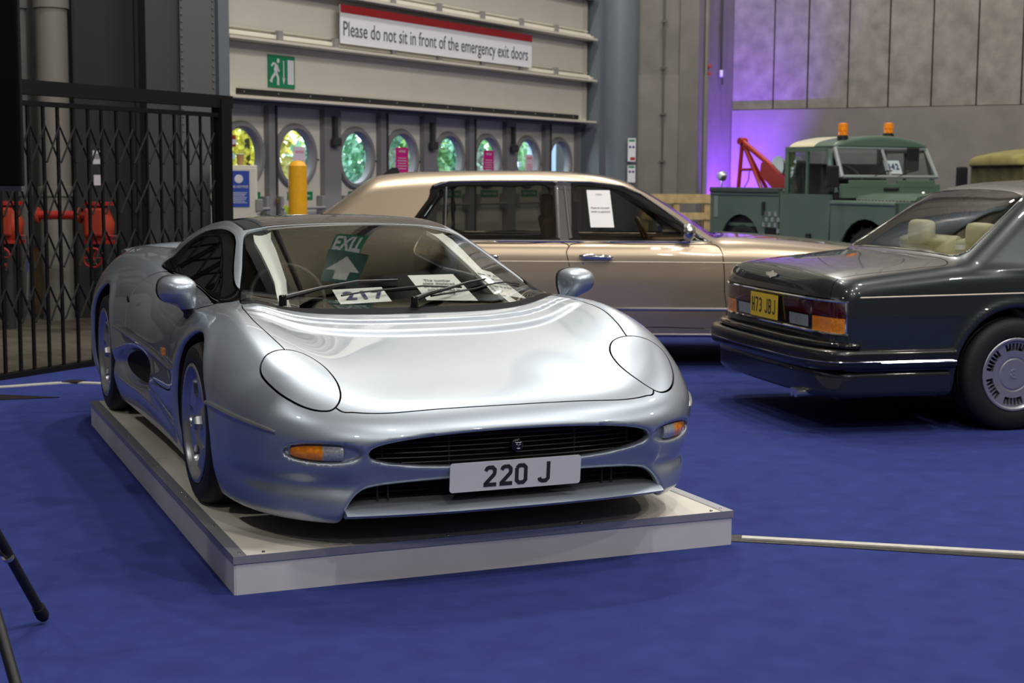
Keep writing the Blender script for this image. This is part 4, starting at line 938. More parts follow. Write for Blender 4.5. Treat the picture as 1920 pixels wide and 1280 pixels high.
# ---- door mirrors
def mirror_F(s):
    def F(P):
        x, y, z = P[:, 0], P[:, 1]*s, P[:, 2]
        # pod: teardrop with a flat rear
        u = (x+1.385)/.105; v = (y-.951)/.078; w_ = (z-.842)/.060
        pod = ((np.abs(u)**2.3+np.abs(v)**2.6+np.abs(w_)**2.4)**(1/2.4)-1)*.07
        pod = smax(pod, -(x+1.440), .02)
        # curved stalk down to the door
        t = np.clip((z-.74)/.09, 0, 1); sx = -1.38+.02*t; sy = .895+.045*t; st = np.hypot((x-sx)/1.5, (y-sy))-(.027+.020*t); st = smax(st, .715-z, .01); st = smax(st, z-.85, .02)
        return smin(pod, st, .055)
    return F
for s in (-1, 1):
    V, Q, N = mesh_sdf(mirror_F(s), (-1.60, min(s*.82, s*1.14), .68), (-1.24, max(s*.82, s*1.14), .96), .008)
    mm = [V, N, tris(Q), np.zeros((0, 2), int)]
    upper, low = cut(mm, V[:, 2]-(.762-.12*(np.abs(V[:, 1])-.9)), 0)
    mir = link('door_mirror', np_mesh('door_mirror', upper[0], upper[2], upper[1]), car, M['silver'])
    link('mirror_foot', np_mesh('mirror_foot', low[0], low[2], low[1]), mir, M['black'])
    V2, Q2, N2 = mesh_sdf(lambda P: smax(mirror_F(s)(P)-.006, np.abs(P[:, 0]+1.437)-.016, .006), (-1.60, min(s*.82, s*1.14), .76), (-1.34, max(s*.82, s*1.14), .96), .008)
    link('mirror_rim', np_mesh('mirror_rim', V2, tris(Q2), N2), mir, M['black'])
# ---- wipers
def ws_z(x, y): return float(SC_G(np.array([x]))[0]-.045*y*y)
def on_glass(x, y, out=.01):
    lo_, hi_ = .5, 1.3
    for _ in range(20):
        m_ = (lo_+hi_)/2
        if sc_body(np.array([[x, y, m_]]))[0] < 0: lo_ = m_
        else: hi_ = m_
    return Vector((x, y, lo_+out))
def wiper(arm, blade):
    A = [on_glass(x, y, o) for x, y, o in arm]
    wp_ = tube('wiper', A, [.013, .011, .008, .006, .005][:len(A)], M['black'], car, n=8)
    lathe('wiper_pivot', [(0, .028), (.014, .026), (.017, .02), (.018, -.02)], M['gloss_black'], wp_, n=16, c=A[0]-Vector((0, 0, .012)))
    tube('wiper_blade', [on_glass(x, y, .007) for x, y in blade], .0045, M['black'], wp_, n=6)
wiper([(-1.115, -.55, .030), (-1.165, -.455, .03), (-1.195, -.365, .026), (-1.243, -.181, .022), (-1.252, .009, .018)], [(-1.155, -.28), (-1.175, -.18), (-1.187, -.075), (-1.20, .02), (-1.215, .116), (-1.21, .20), (-1.206, .30)])
wiper([(-1.035, .014, .030), (-1.10, .11, .03), (-1.145, .20, .026), (-1.225, .34, .022), (-1.285, .45, .018)], [(-1.12, .12), (-1.16, .25), (-1.20, .37), (-1.26, .46), (-1.31, .55), (-1.32, .63)])
# ---- cabin seen through the glass
box('dashboard', (-1.42, 0, .66), (.75, 1.36, .10), M['matt_black'], car, bevel=.03)
box('cabin_floor', (-2.2, 0, .20), (1.7, 1.30, .04), M['dark_trim'], car)
box('rear_bulkhead', (-3.02, 0, .60), (.04, 1.24, .78), M['dark_trim'], car)
M['hide'] = mat('grey_leather', (.018, .018, .017), .6)
for s in (-1, 1):
    bm = bmesh.new(); add_box(bm, (-2.35, s*.36, .36), (.52, .44, .16)); add_box(bm, (-2.66, s*.36, .66), (.14, .44, .62), Matrix.Rotation(R(-18), 3, 'Y')); bm_obj('seat', bm, M['hide'], car, bevel=.04, smooth=True)
    # pale pillar trim curving up behind the glass
    prof = [(-1.12, .505, .55), (-1.20, .500, .545), (-1.31, .482, .53), (-1.40, .462, .515), (-1.52, .45, .508), (-1.72, .428, .50), (-1.86, .418, .497), (-1.955, .395, .48)]
    bm = bmesh.new(); rows = []
    for x, a, b in prof:
        rows.append([bm.verts.new(on_glass(x, s*(a+(b-a)*t), -.020-.010*math.sin(math.pi*t))) for t in (0, .25, .5, .75, 1)])
    for r1, r2 in zip(rows, rows[1:]):
        for k in range(4): bm.faces.new((r1[k], r1[k+1], r2[k+1], r2[k]))
    r = bmesh.ops.extrude_face_region(bm, geom=bm.faces[:]); bmesh.ops.translate(bm, vec=(0, 0, -.02), verts=[v for v in r['geom'] if isinstance(v, bmesh.types.BMVert)])
    bm_obj('inner_pillar_trim', bm, M['inner_trim'], car, smooth=True)
swl = bmesh.new(); add_tube(swl, [(.0, math.cos(a)*.18, math.sin(a)*.18) for a in np.linspace(0, 2*math.pi, 33)[:-1]], .014, 10, closed=True)
for a in (R(0), R(180), R(270)): add_tube(swl, [(.0, math.cos(a)*.17, math.sin(a)*.17), (.02, 0, 0)], .012, 8)
add_box(swl, (.02, 0, 0), (.03, .09, .07))
so = bm_obj('steering_wheel', swl, M['black'], car, smooth=True); so.location = (-1.86, -.34, .74); so.rotation_euler = (0, R(-22), 0)
# ---- rear aerofoil and tail
bm = bmesh.new(); n = 20; prof = [(.17, .0), (.10, .020), (0, .026), (-.10, .018), (-.13, .004), (-.10, -.004), (0, -.006), (.10, -.006)]; rows = []
for i in range(n+1):
    u = -1+2*i/n; zc = .895-.045*abs(u)**3.5; xx = -4.40+.05*u*u
    rows.append([bm.verts.new((xx+px_, u*.74, zc+pz_)) for px_, pz_ in prof])
for a, b in zip(rows, rows[1:]):
    for k in range(len(prof)): bm.faces.new((a[k], a[(k+1) % 8], b[(k+1) % 8], b[k]))
bm.faces.new(rows[0]); bm.faces.new(rows[-1][::-1])
bm_obj('rear_spoiler', bm, M['silver'], car, smooth=True)
for s in (-1, 1): box('tail_lamp', (-4.71, s*.62, .60), (.03, .38, .10), M['red_lens'], car, bevel=.012)
# ---- wheels
def tyre_profile(rad, rim, wd):
    """(radius, offset) outer side first; offset 0 = outer face, grows inwards"""
    s = rad-rim; return [(rim-.012, .030), (rim-.002, .012), (rim+.012, .004), (rim+s*.30, -.001), (rim+s*.58, .001), (rim+s*.80, .008), (rad-.010, .022), (rad-.003, .034),
            (rad, .052), (rad, wd*.30), (rad-.007, wd*.31), (rad-.007, wd*.34), (rad, wd*.35), (rad, wd*.48), (rad-.007, wd*.49), (rad-.007, wd*.52), (rad, wd*.53), (rad, wd*.65), (rad-.007, wd*.66), (rad-.007, wd*.69), (rad, wd*.70),
            (rad, wd-.052), (rad-.003, wd-.034), (rad-.012, wd-.02), (rim+s*.6, wd), (rim+.01, wd-.006), (rim-.012, wd-.03)]
def wheel(parent, x, s, rad, rim, wd, yo, disc, ncut, cutf, m_disc, name='wheel', z0=0):
    """s = side (+1 / -1); local outward axis is s*y. disc = [(radius, depth)], cutf(r, theta) < 0 marks the openings"""
    w_ = bpy.data.objects.new(name, None); COL.objects.link(w_); w_.parent = parent; w_.location = (x, s*yo, z0+rad)
    tp = tyre_profile(rad, rim, wd); bm = bmesh.new(); add_lathe(bm, [(r, -s*o) for r, o in tp], 72, 'Y'); bm_obj('tyre', bm, M['rubber'], w_, smooth=True)
    bm = bmesh.new(); add_lathe(bm, [(r, -s*o) for r, o in [(rim+.010, .002), (rim+.006, -.002), (rim-.004, -.002), (rim-.010, .004), (rim-.013, .016), (rim-.020, .022), (rim-.026, .034), (rim-.030, wd*.5), (rim-.012, wd-.03), (rim+.004, wd-.02)]], 72, 'Y'); bm_obj('rim', bm, m_disc, w_, smooth=True)
    # pressed disc with openings
    rs = np.unique(np.concatenate([np.linspace(.001, disc[-1][0], 40)])); th = np.linspace(0, 2*np.pi, 181)[:-1]
    dp = pchip([q[0] for q in disc], [q[1] for q in disc], rs)
    Rg, Tg = np.meshgrid(rs, th, indexing='ij'); V = np.stack([Rg*np.cos(Tg), -s*np.repeat(dp[:, None], len(th), 1), Rg*np.sin(Tg)], -1).reshape(-1, 3)
    i, j = np.meshgrid(np.arange(len(rs)-1), np.arange(len(th)), indexing='ij'); nt_ = len(th); j2 = (j+1) % nt_
    Q = np.stack([i*nt_+j, (i+1)*nt_+j, (i+1)*nt_+j2, i*nt_+j2], -1).reshape(-1, 4)
    if s > 0: Q = Q[:, ::-1]
    sl = np.gradient(dp, rs)[:, None]*np.ones(nt_); Nn = np.stack([sl*np.cos(Tg), np.full_like(Tg, 1.0), sl*np.sin(Tg)], -1).reshape(-1, 3); Nn[:, 1] *= s; Nn /= np.linalg.norm(Nn, axis=1, keepdims=True)
    Mh = [V, Nn, tris(Q), np.zeros((0, 2), int)]
    if cutf is not None: Mh = clip(Mh, cutf(Rg.ravel(), Tg.ravel()))
    panel('wheel_disc', Mh, w_, m_disc, .022)
    bm = bmesh.new(); add_lathe(bm, [(0, -s*.085), (rim*.62, -s*.085), (rim*.62, -s*.11), (0, -s*.11)], 40, 'Y'); bm_obj('brake_disc', bm, M['brake'], w_, smooth=False)
    return w_
M['brake'] = mat('brake_steel', (.05, .05, .055), .4, .6)
def sc_cut(r, t):
    k = 5; sector = 2*np.pi/k; u = (t+.9*(r-.12)+100*sector) % sector-sector/2
    return ell2(u*r, r-.150, .047, .045, 2.6)
_disc = [(0, .028), (.04, .028), (.06, .034), (.085, .032), (.11, .024), (.18, .018), (.205, .026), (.218, .034)]
for ax, rim, wd in ((SC_AX_F, .235, .255), (SC_AX_R, .242, .33)):
    for s in (-1, 1):
        w_ = wheel(car, ax, s, SC_WR, rim, wd, .972, _disc, 5, sc_cut, M['alloy'])
        lathe('centre_nut', [(0, s*.004), (.026, s*.002), (.034, -s*.010), (.036, -s*.034)], M['alloy'], w_, n=6, axis='Y')
# ---- papers propped against the inside of the windscreen
def ray_car(px, py):
    d = _r2*((px-960)/FPX)-_u2*((py-640)/FPX)+_fw; Mi = car_world.inverted(); o = Mi @ Vector((0, 0, EYE)); dd = (Mi.to_3x3() @ d); return o, dd
car_world = Matrix.Translation((*ORG, PH)) @ Matrix.Rotation(CAR_ROT, 4, 'Z')
def paper(label, xy, lines, group='notices inside the windscreen of the silver car'):
    P = [on_glass(x, y, -.028) for x, y in xy]
    o = thing('notice_sheet', label, 'paper', tuple(car_world @ P[0]), CAR_ROT)
    loc = [p-P[0] for p in P]; sheet('sheet', loc, M['paper'], o, 8, 8)
    ux = (loc[1]-loc[0]).normalized(); uy = (loc[3]-loc[0]); uy = (uy-ux*uy.dot(ux)).normalized(); nz = ux.cross(uy); W_ = (loc[1]-loc[0]).length; H_ = (loc[3]-loc[0]).length
    for s_, size, u, v, m_, bold in lines:
        base = (loc[0]*(1-u)+loc[1]*u)*(1-v)+(loc[3]*(1-u)+loc[2]*u)*v
        if s_.isdigit(): digits(s_, size, frame4(base+nz*.004, ux, uy), m_, o, bold)
        else: text('lettering', s_, size, frame4(base+nz*.004, ux, uy), m_, o, bold)
    return o
paper('white card hand-marked 217 behind the silver car windscreen, left of the three papers', [(-1.150, -.285), (-1.152, -.05), (-1.285, -.055), (-1.283, -.285)], [('217', .105, .54, .46, M['blue_ink'], .003)])
paper('white sheet about the number plate, middle of three papers in the silver car', [(-1.155, .115), (-1.155, .36), (-1.415, .335), (-1.395, .105)],
      [('The number', .026, .52, .74, M['grey_ink'], .0003), ('plate displayed', .026, .5, .62, M['grey_ink'], .0003), ('on this vehicle is', .026, .5, .50, M['grey_ink'], .0003), ('not included in', .026, .5, .38, M['grey_ink'], .0003), ('the sale', .026, .5, .26, M['grey_ink'], .0003)])
paper('white sheet asking visitors not to touch, right of the papers in the silver car', [(-1.24, .47), (-1.22, .625), (-1.50, .56), (-1.53, .46)],
      [('Please do', .026, .5, .74, M['grey_ink'], .0003), ('not touch', .026, .5, .60, M['grey_ink'], .0003), ('this vehicle', .026, .5, .46, M['grey_ink'], .0003), ('Thank you', .026, .5, .32, M['grey_ink'], .0003)])
# ---------------------------------------------------------------- two three-box luxury saloons from one parametric implicit shape
class Saloon:
    def __init__(s, tail, nose, half, T, G, gh0, ghs, axles, wr, GT, zb=.20, belt=1.0, OS=None, kplan=.10, ends=(.35, .40), pn=3.2, crown=.05, ON=None):
        s.tail, s.nose, s.half, s.axles, s.wr, s.zb, s.belt, s.gh0, s.ghs, s.kp, s.crown, s.pn = tail, nose, half, axles, wr, zb, belt, gh0, ghs, kplan, crown, pn
        s.T = Field1(*T, w=9); s.G = Field1(*G, w=11); s.GT = Field1(*GT, w=25); s.ends = ends
        s.OS = Field1(*(OS or ([0, .2, .3, .45, .65, .80, .90, 1.0, 1.1], [.06, .05, .02, .002, 0, .008, .02, .055, .12])), w=13)
        s.ON = Field1(*(ON or ([0, .2, .4, .6, .8, 1.0], [.10, .06, .03, .01, 0, .02])), w=13)
    def body(s, P, holes=True):
        x, y, z = P[:, 0], P[:, 1], P[:, 2]; a = np.abs(y)
        e0, e1 = s.ends; X = np.maximum(x-(s.nose-e1), 0)/e1; Rr = np.maximum((s.tail+e0)-x, 0)/e0; w = a/s.half
        n = s.pn; u = X+Rr; r = (u**n+w**n)**(1/n); fr = np.clip((u/np.maximum(r, .05))**n, 0, 1)*(u > 0)
        loc = np.where(u > 0, (e0+e1)/2*fr+s.half*(1-fr), s.half)
        plan = (r-1)*loc+s.OS(z)*(1-fr)+s.ON(z)*fr
        top = (z-(s.T(x)-.03*(a/s.half)**2-.03*sstep(a, s.half-.30, s.half)))*.98
        f = smax(top, plan, s.kp)
        g = smax((z-(s.G(x)-s.crown*a*a-.02*sstep(a, .4, .8)))*.9, (a-(s.gh0-s.ghs*(np.maximum(z, s.belt-.05)-s.belt)-s.GT(x)))*.86, .10)
        g = smax(g, np.maximum(x-s.nose+.5, s.tail+.3-x), .05)
        f = smin(f, g, .025)
        f = smax(f, s.zb-z, .03)
        if holes:
            for ax in s.axles:
                d = np.hypot(x-ax, z-s.wr); lip = s.wr+.055
                f = f-.014*np.exp(-((d-lip-.03)/.028)**2)*sstep(a, s.half-.15, s.half-.05)*sstep(z, s.zb, s.zb+.1)
                f = smax(f, -smax(d-lip, (s.half-.30)-a, .02), .02)
        return f
    def __call__(s, P): return s.body(P)
BG = Saloon(-2.30, 3.32, .965, ([-2.4, -2.2, -1.8, -1.3, -.6, .6, 1.4, 1.7, 2.1, 2.6, 3.0, 3.3, 3.4], [.90, .95, .995, 1.02, 1.02, 1.02, 1.025, 1.028, 1.01, .965, .92, .86, .80]),
            ([-2.1, -1.86, -1.62, -1.42, -1.22, -1.10, -.7, -.27, .16, .59, .85, 1.02, 1.25, 1.45, 1.68, 1.9], [.86, .96, 1.115, 1.26, 1.41, 1.485, 1.518, 1.528, 1.530, 1.510, 1.465, 1.395, 1.262, 1.130, .985, .86]),
            .905, .58, (-.95, 2.42), .345, ([-2, -1.4, -1.0, 1.0, 1.6, 1.9], [.10, .03, 0, 0, .02, .05]), zb=.245)
BG_ROOT = Matrix.Translation((0, 12.465, 0))
GY = Saloon(-1.17, 3.95, .90, ([-1.3, -1.16, -1.05, -.9, -.6, -.35, 0, 1.0, 2.5, 2.9, 3.6, 3.95], [.86, .915, .945, .965, .995, 1.02, 1.03, 1.03, 1.02, 1.0, .94, .88]),
            ([-.9, -.6, -.38, -.18, 0, .15, .28, .45, .7, 1.0, 1.6, 2.0, 2.6, 2.9], [.80, .90, 1.00, 1.13, 1.255, 1.355, 1.42, 1.455, 1.475, 1.485, 1.46, 1.38, 1.04, .86]),
            .845, .56, (0.0, 3.06), .335, ([-.9, -.4, .2, .8, 2.0, 2.8], [.10, .05, .01, 0, 0, .05]), zb=.23, ends=(.20, .40), pn=4.0,
            ON=([0, .2, .45, .60, .75, .92, 1.0], [.12, .06, .02, .015, .0, .03, .08]))
GY_ROT = R(14); GY_ROOT = Matrix.Translation((2.747, 9.607, 0)) @ Matrix.Rotation(GY_ROT, 4, 'Z')
def find_side(F, x, z, s, lo_=.3, hi_=1.2):
    for _ in range(22):
        m_ = (lo_+hi_)/2
        if F(np.array([[x, s*m_, z]]))[0] < 0: lo_ = m_
        else: hi_ = m_
    return s*lo_
def find_top(F, x, y, lo_=.3, hi_=1.8):
    for _ in range(22):
        m_ = (lo_+hi_)/2
        if F(np.array([[x, y, m_]]))[0] < 0: lo_ = m_
        else: hi_ = m_
    return lo_
def plan_path(tail, half, e, n, x_to, nn=24, z=0):
    """bumper path: forwards edge on the right, round the tail, to the left"""
    out = [(x_to, -half, z)]
    for k in range(nn+1):
        t = math.pi*k/nn; c_, s_ = math.sin(t), -math.cos(t)
        out.append((tail+e-e*abs(c_)**(2/n), half*math.copysign(abs(s_)**(2/n), s_), z))
    return out+[(x_to, half, z)]
def cut_side(body, F, poly, gap=.006, amin=.45, both=True, sides=(-1, 1)):
    out = []
    for s in sides:
        P = body[0]; d = poly_sd(P[:, [0, 2]], poly); d = np.where(P[:, 1]*s < amin, 1, d); body, pc = cut(body, d, gap); out.append((s, pc))
    return body, out
def plan_cut(body, poly, zmin, gap=.005):
    P = body[0]; d = poly_sd(P[:, :2], poly); d = np.where(P[:, 2] < zmin, 1, d); return cut(body, d, gap)
def seat(parent, x, y, z, m, w_=.50, name='seat', head=True):
    bm = bmesh.new(); add_box(bm, (x, y, z), (.54, w_, .18)); add_box(bm, (x-.27, y, z+.34), (.15, w_, .62), Matrix.Rotation(R(-12), 3, 'Y')); o = bm_obj(name, bm, m, parent, bevel=.045, smooth=True, seg=3)
    if head: box('headrest', (x-.33, y, z+.72), (.11, w_*.55, .19), m, o, bevel=.045, seg=3)
    return o
# ================================================================ beige long saloon, side on
M['beige'] = mat('champagne_paint', (.50, .405, .30), .34, .80, 1.0); M['tan'] = mat('tan_leather', (.16, .085, .035), .55); M['chrome_dk'] = mat('dark_chrome', (.40, .40, .42), .12, 1.0); M['beige_line'] = mat('coachline_cream', (.80, .70, .54), .4)
bg = thing('saloon_car', 'long champagne beige saloon parked side-on behind the silver supercar', 'car', tuple(BG_ROOT.translation), 0)
V, Q, N = mesh_sdf(BG, (-2.5, -1.12, .15), (3.5, 1.12, 1.65), .0235); bb = [V, N, tris(Q), np.zeros((0, 2), int)]
P = bb[0]; bb, dk = cut(bb, np.minimum(BG.body(P, False)+.015, P[:, 2]-BG.zb-.004), 0); link('underbody', np_mesh('underbody', dk[0], dk[2], dk[1]), bg, M['liner'])
FR = smooth_loop([(-.56, 1.431), (.16, 1.44), (.60, 1.434), (.852, 1.402), (1.0, 1.343), (1.2, 1.207), (1.40, 1.061), (1.50, .992), (1.2, .990), (.36, .990), (-.5, .992), (-.80, 1.0), (-.86, 1.02), (-.82, 1.08), (-.76, 1.16), (-.66, 1.30)], 4)
bb, fr = cut_side(bb, BG, FR, .004)
PANES = [('front_window', smooth_loop([(.475, 1.395), (.66, 1.40), (.83, 1.375), (.96, 1.312), (1.15, 1.185), (1.29, 1.075), (1.335, 1.006), (.9, 1.003), (.54, 1.003), (.50, 1.2)], 4)),
         ('rear_window', smooth_loop([(-.49, 1.390), (.0, 1.402), (.28, 1.402), (.318, 1.2), (.325, 1.012), (0, 1.004), (-.50, 1.004), (-.50, 1.2)], 4)),
         ('quarter_window', smooth_loop([(-.545, 1.386), (-.625, 1.295), (-.71, 1.188), (-.79, 1.07), (-.80, 1.02), (-.72, 1.006), (-.555, 1.006), (-.548, 1.2)], 4))]
for s, f_ in fr:
    for nm, pl in PANES:
        d = poly_sd(f_[0][:, [0, 2]], pl); f_, g_ = cut(f_, d, 0)
        if len(g_[0]): link(nm, np_mesh(nm, g_[0], g_[2], g_[1]), bg, M['side_glass'])
    f_, pil = cut(f_, np.abs(f_[0][:, 0]-(.395+.0*f_[0][:, 2]))-.060-.0*f_[0][:, 2], .002)
    if len(pil[0]): panel('door_pillar', pil, bg, M['chrome_dk'], .012)
    panel('window_frame', f_, bg, M['gloss_black'], .012)
DF = smooth_loop([(.445, .96), (.9, .965), (1.4, .965), (1.575, .958), (1.622, .85), (1.634, .6), (1.625, .34), (1.2, .325), (.6, .325), (.455, .34), (.45, .5), (.448, .75)], 3)
DRR = smooth_loop([(.425, .96), (.1, .965), (-.4, .965), (-.62, .955), (-.64, .85), (-.60, .72), (-.50, .60), (-.47, .45), (-.46, .33), (0, .325), (.40, .33), (.43, .40), (.43, .7)], 3)
for nm, pl in (('front_door', DF), ('rear_door', DRR)):
    bb, pcs = cut_side(bb, BG, pl, .007, .6)
    for s, pc in pcs: panel(nm, pc, bg, M['beige'], .014, M['liner'])
SCR = smooth_loop([(1.62, -.70), (1.70, -.35), (1.72, 0), (1.70, .35), (1.62, .70), (1.50, .72), (1.25, .655), (1.0, .60), (.96, .55), (.93, 0), (.96, -.55), (1.0, -.60), (1.25, -.655), (1.50, -.72)], 4)
bb, pc = plan_cut(bb, SCR, .97); link('windscreen', np_mesh('windscreen', pc[0], pc[2], pc[1]), bg, M['glass'])
RS = smooth_loop([(-1.20, -.50), (-1.20, 0), (-1.20, .50), (-1.26, .58), (-1.50, .64), (-1.66, .66), (-1.70, .60), (-1.72, 0), (-1.70, -.60), (-1.66, -.66), (-1.50, -.64), (-1.26, -.58)], 4)
bb, pc = plan_cut(bb, RS, .97); link('rear_screen', np_mesh('rear_screen', pc[0], pc[2], pc[1]), bg, M['clear'])
BN = smooth_loop([(1.80, -.66), (1.86, 0), (1.80, .66), (2.2, .70), (3.0, .62), (3.12, .5), (3.14, 0), (3.12, -.5), (3.0, -.62), (2.2, -.70)], 4)
bb, pc = plan_cut(bb, BN, .80); panel('bonnet', pc, bg, M['beige'], .012, M['liner'])
BT = smooth_loop([(-1.84, -.62), (-1.82, 0), (-1.84, .62), (-2.1, .64), (-2.26, .60), (-2.27, 0), (-2.26, -.60), (-2.1, -.64)], 4)
bb, pc = plan_cut(bb, BT, .90); panel('boot_lid', pc, bg, M['beige'], .012, M['liner'])
panel('body_shell', bb, bg, M['beige'], .010)
for s in (-1, 1):
    F0 = lambda P: BG.body(P, False)
    def path(pts, out=.004): return [(x, find_side(F0, x, z, s)+s*out, z) for x, z in pts]
    tube('waist_trim', path([(x, .984) for x in np.linspace(-.86, 1.54, 13)], .004), .009, M['chrome'], bg, n=6)
    tube('coachline', path([(x, .829-.002*max(0, x-1)) for x in np.linspace(-.9, 3.0, 19)], .0), .005, M['beige_line'], bg, n=6)
    tube('side_moulding', path([(x, .470) for x in np.linspace(-.48, 1.95, 13)], .002), .012, M['chrome'], bg, n=6)
    tube('sill_trim', path([(x, .268) for x in np.linspace(-.48, 1.95, 13)], .003), .008, M['chrome'], bg, n=6)
    for xa, xb in ((.352, .372), (.425, .468)):   # chrome door pillars
        Pz = [(xa+(xb-xa)*t, 1.0+.40*t) for t in (0, 1)]
        tube('door_pillar_trim', path([(xb-.02+(xa-xb)*t*.9, 1.0+.40*t) for t in np.linspace(0, 1, 6)], .002), .016, M['chrome'], bg, n=8)
    tube('quarter_light_bar', path([(-.522, 1.0+.39*t) for t in np.linspace(0, 1, 6)], .002), .009, M['chrome'], bg, n=8)
    tube('roof_gutter', path([(-.62, 1.40), (-.5, 1.435), (-.2, 1.441), (.16, 1.443), (.6, 1.437), (.86, 1.405), (1.0, 1.348), (1.2, 1.212), (1.4, 1.066), (1.52, .99)], .006), .008, M['chrome'], bg, n=6)
    for hx in (.52, -.36):
        ya = find_side(F0, hx+.1, .865, s); h_ = tube('door_handle', [(hx, ya+s*.01, .872), (hx+.03, ya+s*.035, .872), (hx+.12, ya+s*.042, .868), (hx+.22, ya+s*.035, .862), (hx+.25, ya+s*.01, .862)], [.014, .023, .025, .023, .014], M['chrome'], bg, n=10)
        lathe('key_lock', [(0, s*.006), (.012, s*.005), (.014, 0)], M['chrome'], h_, n=14, axis='Y', c=(hx+.02, ya, .815))
    # door mirror
    yb = s*.985
    bm = bmesh.new(); r = bmesh.ops.create_icosphere(bm, subdivisions=3, radius=1); bmesh.ops.scale(bm, vec=(.055, .095, .068), verts=r['verts']); bmesh.ops.translate(bm, vec=(1.345, yb, 1.062), verts=r['verts'])
    mo = bm_obj('door_mirror', bm, M['chrome'], bg, smooth=True); tube('mirror_arm', [(1.36, s*.87, 1.0), (1.35, s*.93, 1.02), (1.345, s*.97, 1.04)], [.03, .024, .02], M['chrome'], mo, n=10)
    prism('mirror_sail', [(1.33, 1.0), (1.50, .995), (1.34, 1.08)], s*.862, s*.875, M['chrome'], bg)
for x in (.05,): pass
for s in (-1, 1):
    seat(bg, .62, s*.38, .52, M['tan']); seat(bg, -.52, s*.38, .52, M['tan'], .56)
box('dashboard', (1.38, 0, .88), (.36, 1.45, .16), M['tan'], bg, bevel=.04); box('cabin_floor', (.3, 0, .36), (2.6, 1.4, .04), M['dark_trim'], bg); box('rear_shelf', (-1.25, 0, .93), (.5, 1.3, .04), M['tan'], bg)
bm = bmesh.new(); add_tube(bm, [(0, math.cos(t)*.19, math.sin(t)*.19) for t in np.linspace(0, 2*math.pi, 25)[:-1]], .015, 8, closed=True); add_box(bm, (.01, 0, 0), (.02, .30, .05))
so = bm_obj('steering_wheel', bm, M['tan'], bg, smooth=True); so.location = (1.08, -.38, .98); so.rotation_euler = (0, R(-25), 0)
prism('aerial_fin', [(-1.10, 1.47), (-1.0, 1.545), (-.955, 1.545), (-.93, 1.49)], -.02, .02, M['black'], bg)
_bd = [(0, .03), (.05, .03), (.10, .025), (.17, .02), (.20, .03), (.215, .04)]
def slot_cut(groups, per, r0, r1, gap_ang, halfw):
    def f(r, t):
        sec = 2*np.pi/groups; u = (t+10*sec) % sec-sec/2; st = gap_ang; k = np.clip(np.round(u/st-.5)+.5, -(per-1)/2, (per-1)/2); w_ = u-k*st
        return np.maximum(np.abs(r-(r0+r1)/2)-(r1-r0)/2, r*np.abs(w_)-halfw)
    return f
for ax in BG.axles:
    for s in (-1, 1): wheel(bg, ax, s, BG.wr, .225, .24, .945, _bd, 5, slot_cut(5, 2, .10, .175, .55, .024), M['alloy'])
for s in (-1, 1):
    box('headlamp', (3.30, s*.66, .70), (.06, .36, .17), M['clear_lens'], bg, bevel=.03); box('tail_lamp', (-2.28, s*.72, .78), (.05, .24, .30), M['red_lens'], bg, bevel=.03)
gr_ = box('radiator_grille', (3.33, 0, .70), (.05, .56, .34), M['chrome'], bg, bevel=.02)
for nm, tl, xx in (('rear_bumper', -2.38, -1.6),):
    tube(nm, plan_path(tl, .975, .35, 3.2, xx, z=.46), .07, M['beige'], bg, n=10)
tube('front_bumper', [(1.0-x, y, z) for x, y, z in plan_path(-2.40, .975, .40, 3.2, -1.9, z=.46)], .07, M['beige'], bg, n=10)
# sheet in its front window
def side_sheet(x0, x1, z0, z1):
    q = [Vector((x, find_side(lambda P: BG.body(P, False), x, z, -1)+.02*1, z)) for x, z in ((x0+.018, z0), (x1+.010, z0), (x1-.018, z1), (x0-.010, z1))]; return q
q = side_sheet(.585, .775, 1.09, 1.375); o = thing('notice_sheet', 'white printed sheet inside the front side window of the beige saloon', 'paper', tuple(BG_ROOT @ q[0]), 0)
# drawn just outside the pane's inner face
loc = [p-q[0] for p in q]; off = Vector((0, -.034, 0)); sheet('sheet', [p+off for p in loc], M['paper'], o, 2, 4)
ux = (loc[1]-loc[0]).normalized(); uy = (loc[3]-loc[0]).normalized(); nz = ux.cross(uy)
for s_, v in (('Please do not touch', .52), ('vehicle or paintwork', .42)): text('lettering', s_, .018, frame4((loc[0]+loc[1])/2*(1-v)+(loc[3]+loc[2])/2*v+off+nz*.003, ux, uy), M['grey_ink'], o, .0003)
for u_, wq in ((.5, .07),): text('lettering', 'NOTICE', .014, frame4((loc[0]+loc[1])/2*.12+(loc[3]+loc[2])/2*.88+off+nz*.003, ux, uy), M['grey_ink'], o)
# ================================================================ dark grey saloon, rear three-quarter
M['grey'] = mat('dark_grey_paint', (.028, .037, .040), .32, .5, 1.0); M['cream_hide'] = mat('cream_leather', (.50, .46, .30), .55)
M['grey_low'] = mat('dark_grey_lower', (.016, .020, .024), .35, .4, .8)
gy = thing('saloon_car', 'dark grey saloon with yellow plate H73 JBJ seen from behind at right', 'car', tuple(GY_ROOT.translation), GY_ROT)
V, Q, N = mesh_sdf(GY, (-1.35, -1.05, .15), (4.15, 1.05, 1.60), .0195); gb = [V, N, tris(Q), np.zeros((0, 2), int)]
P = gb[0]; gb, dk = cut(gb, np.minimum(GY.body(P, False)+.015, P[:, 2]-GY.zb-.004), 0); link('underbody', np_mesh('underbody', dk[0], dk[2], dk[1]), gy, M['liner'])
RS = smooth_loop([(-.30, -.62), (-.315, -.35), (-.32, 0), (-.315, .35), (-.30, .62), (-.24, .70), (-.16, .685), (.18, .575), (.235, .50), (.255, .25), (.26, 0), (.255, -.25), (.235, -.50), (.18, -.575), (-.16, -.685), (-.24, -.70)], 5)
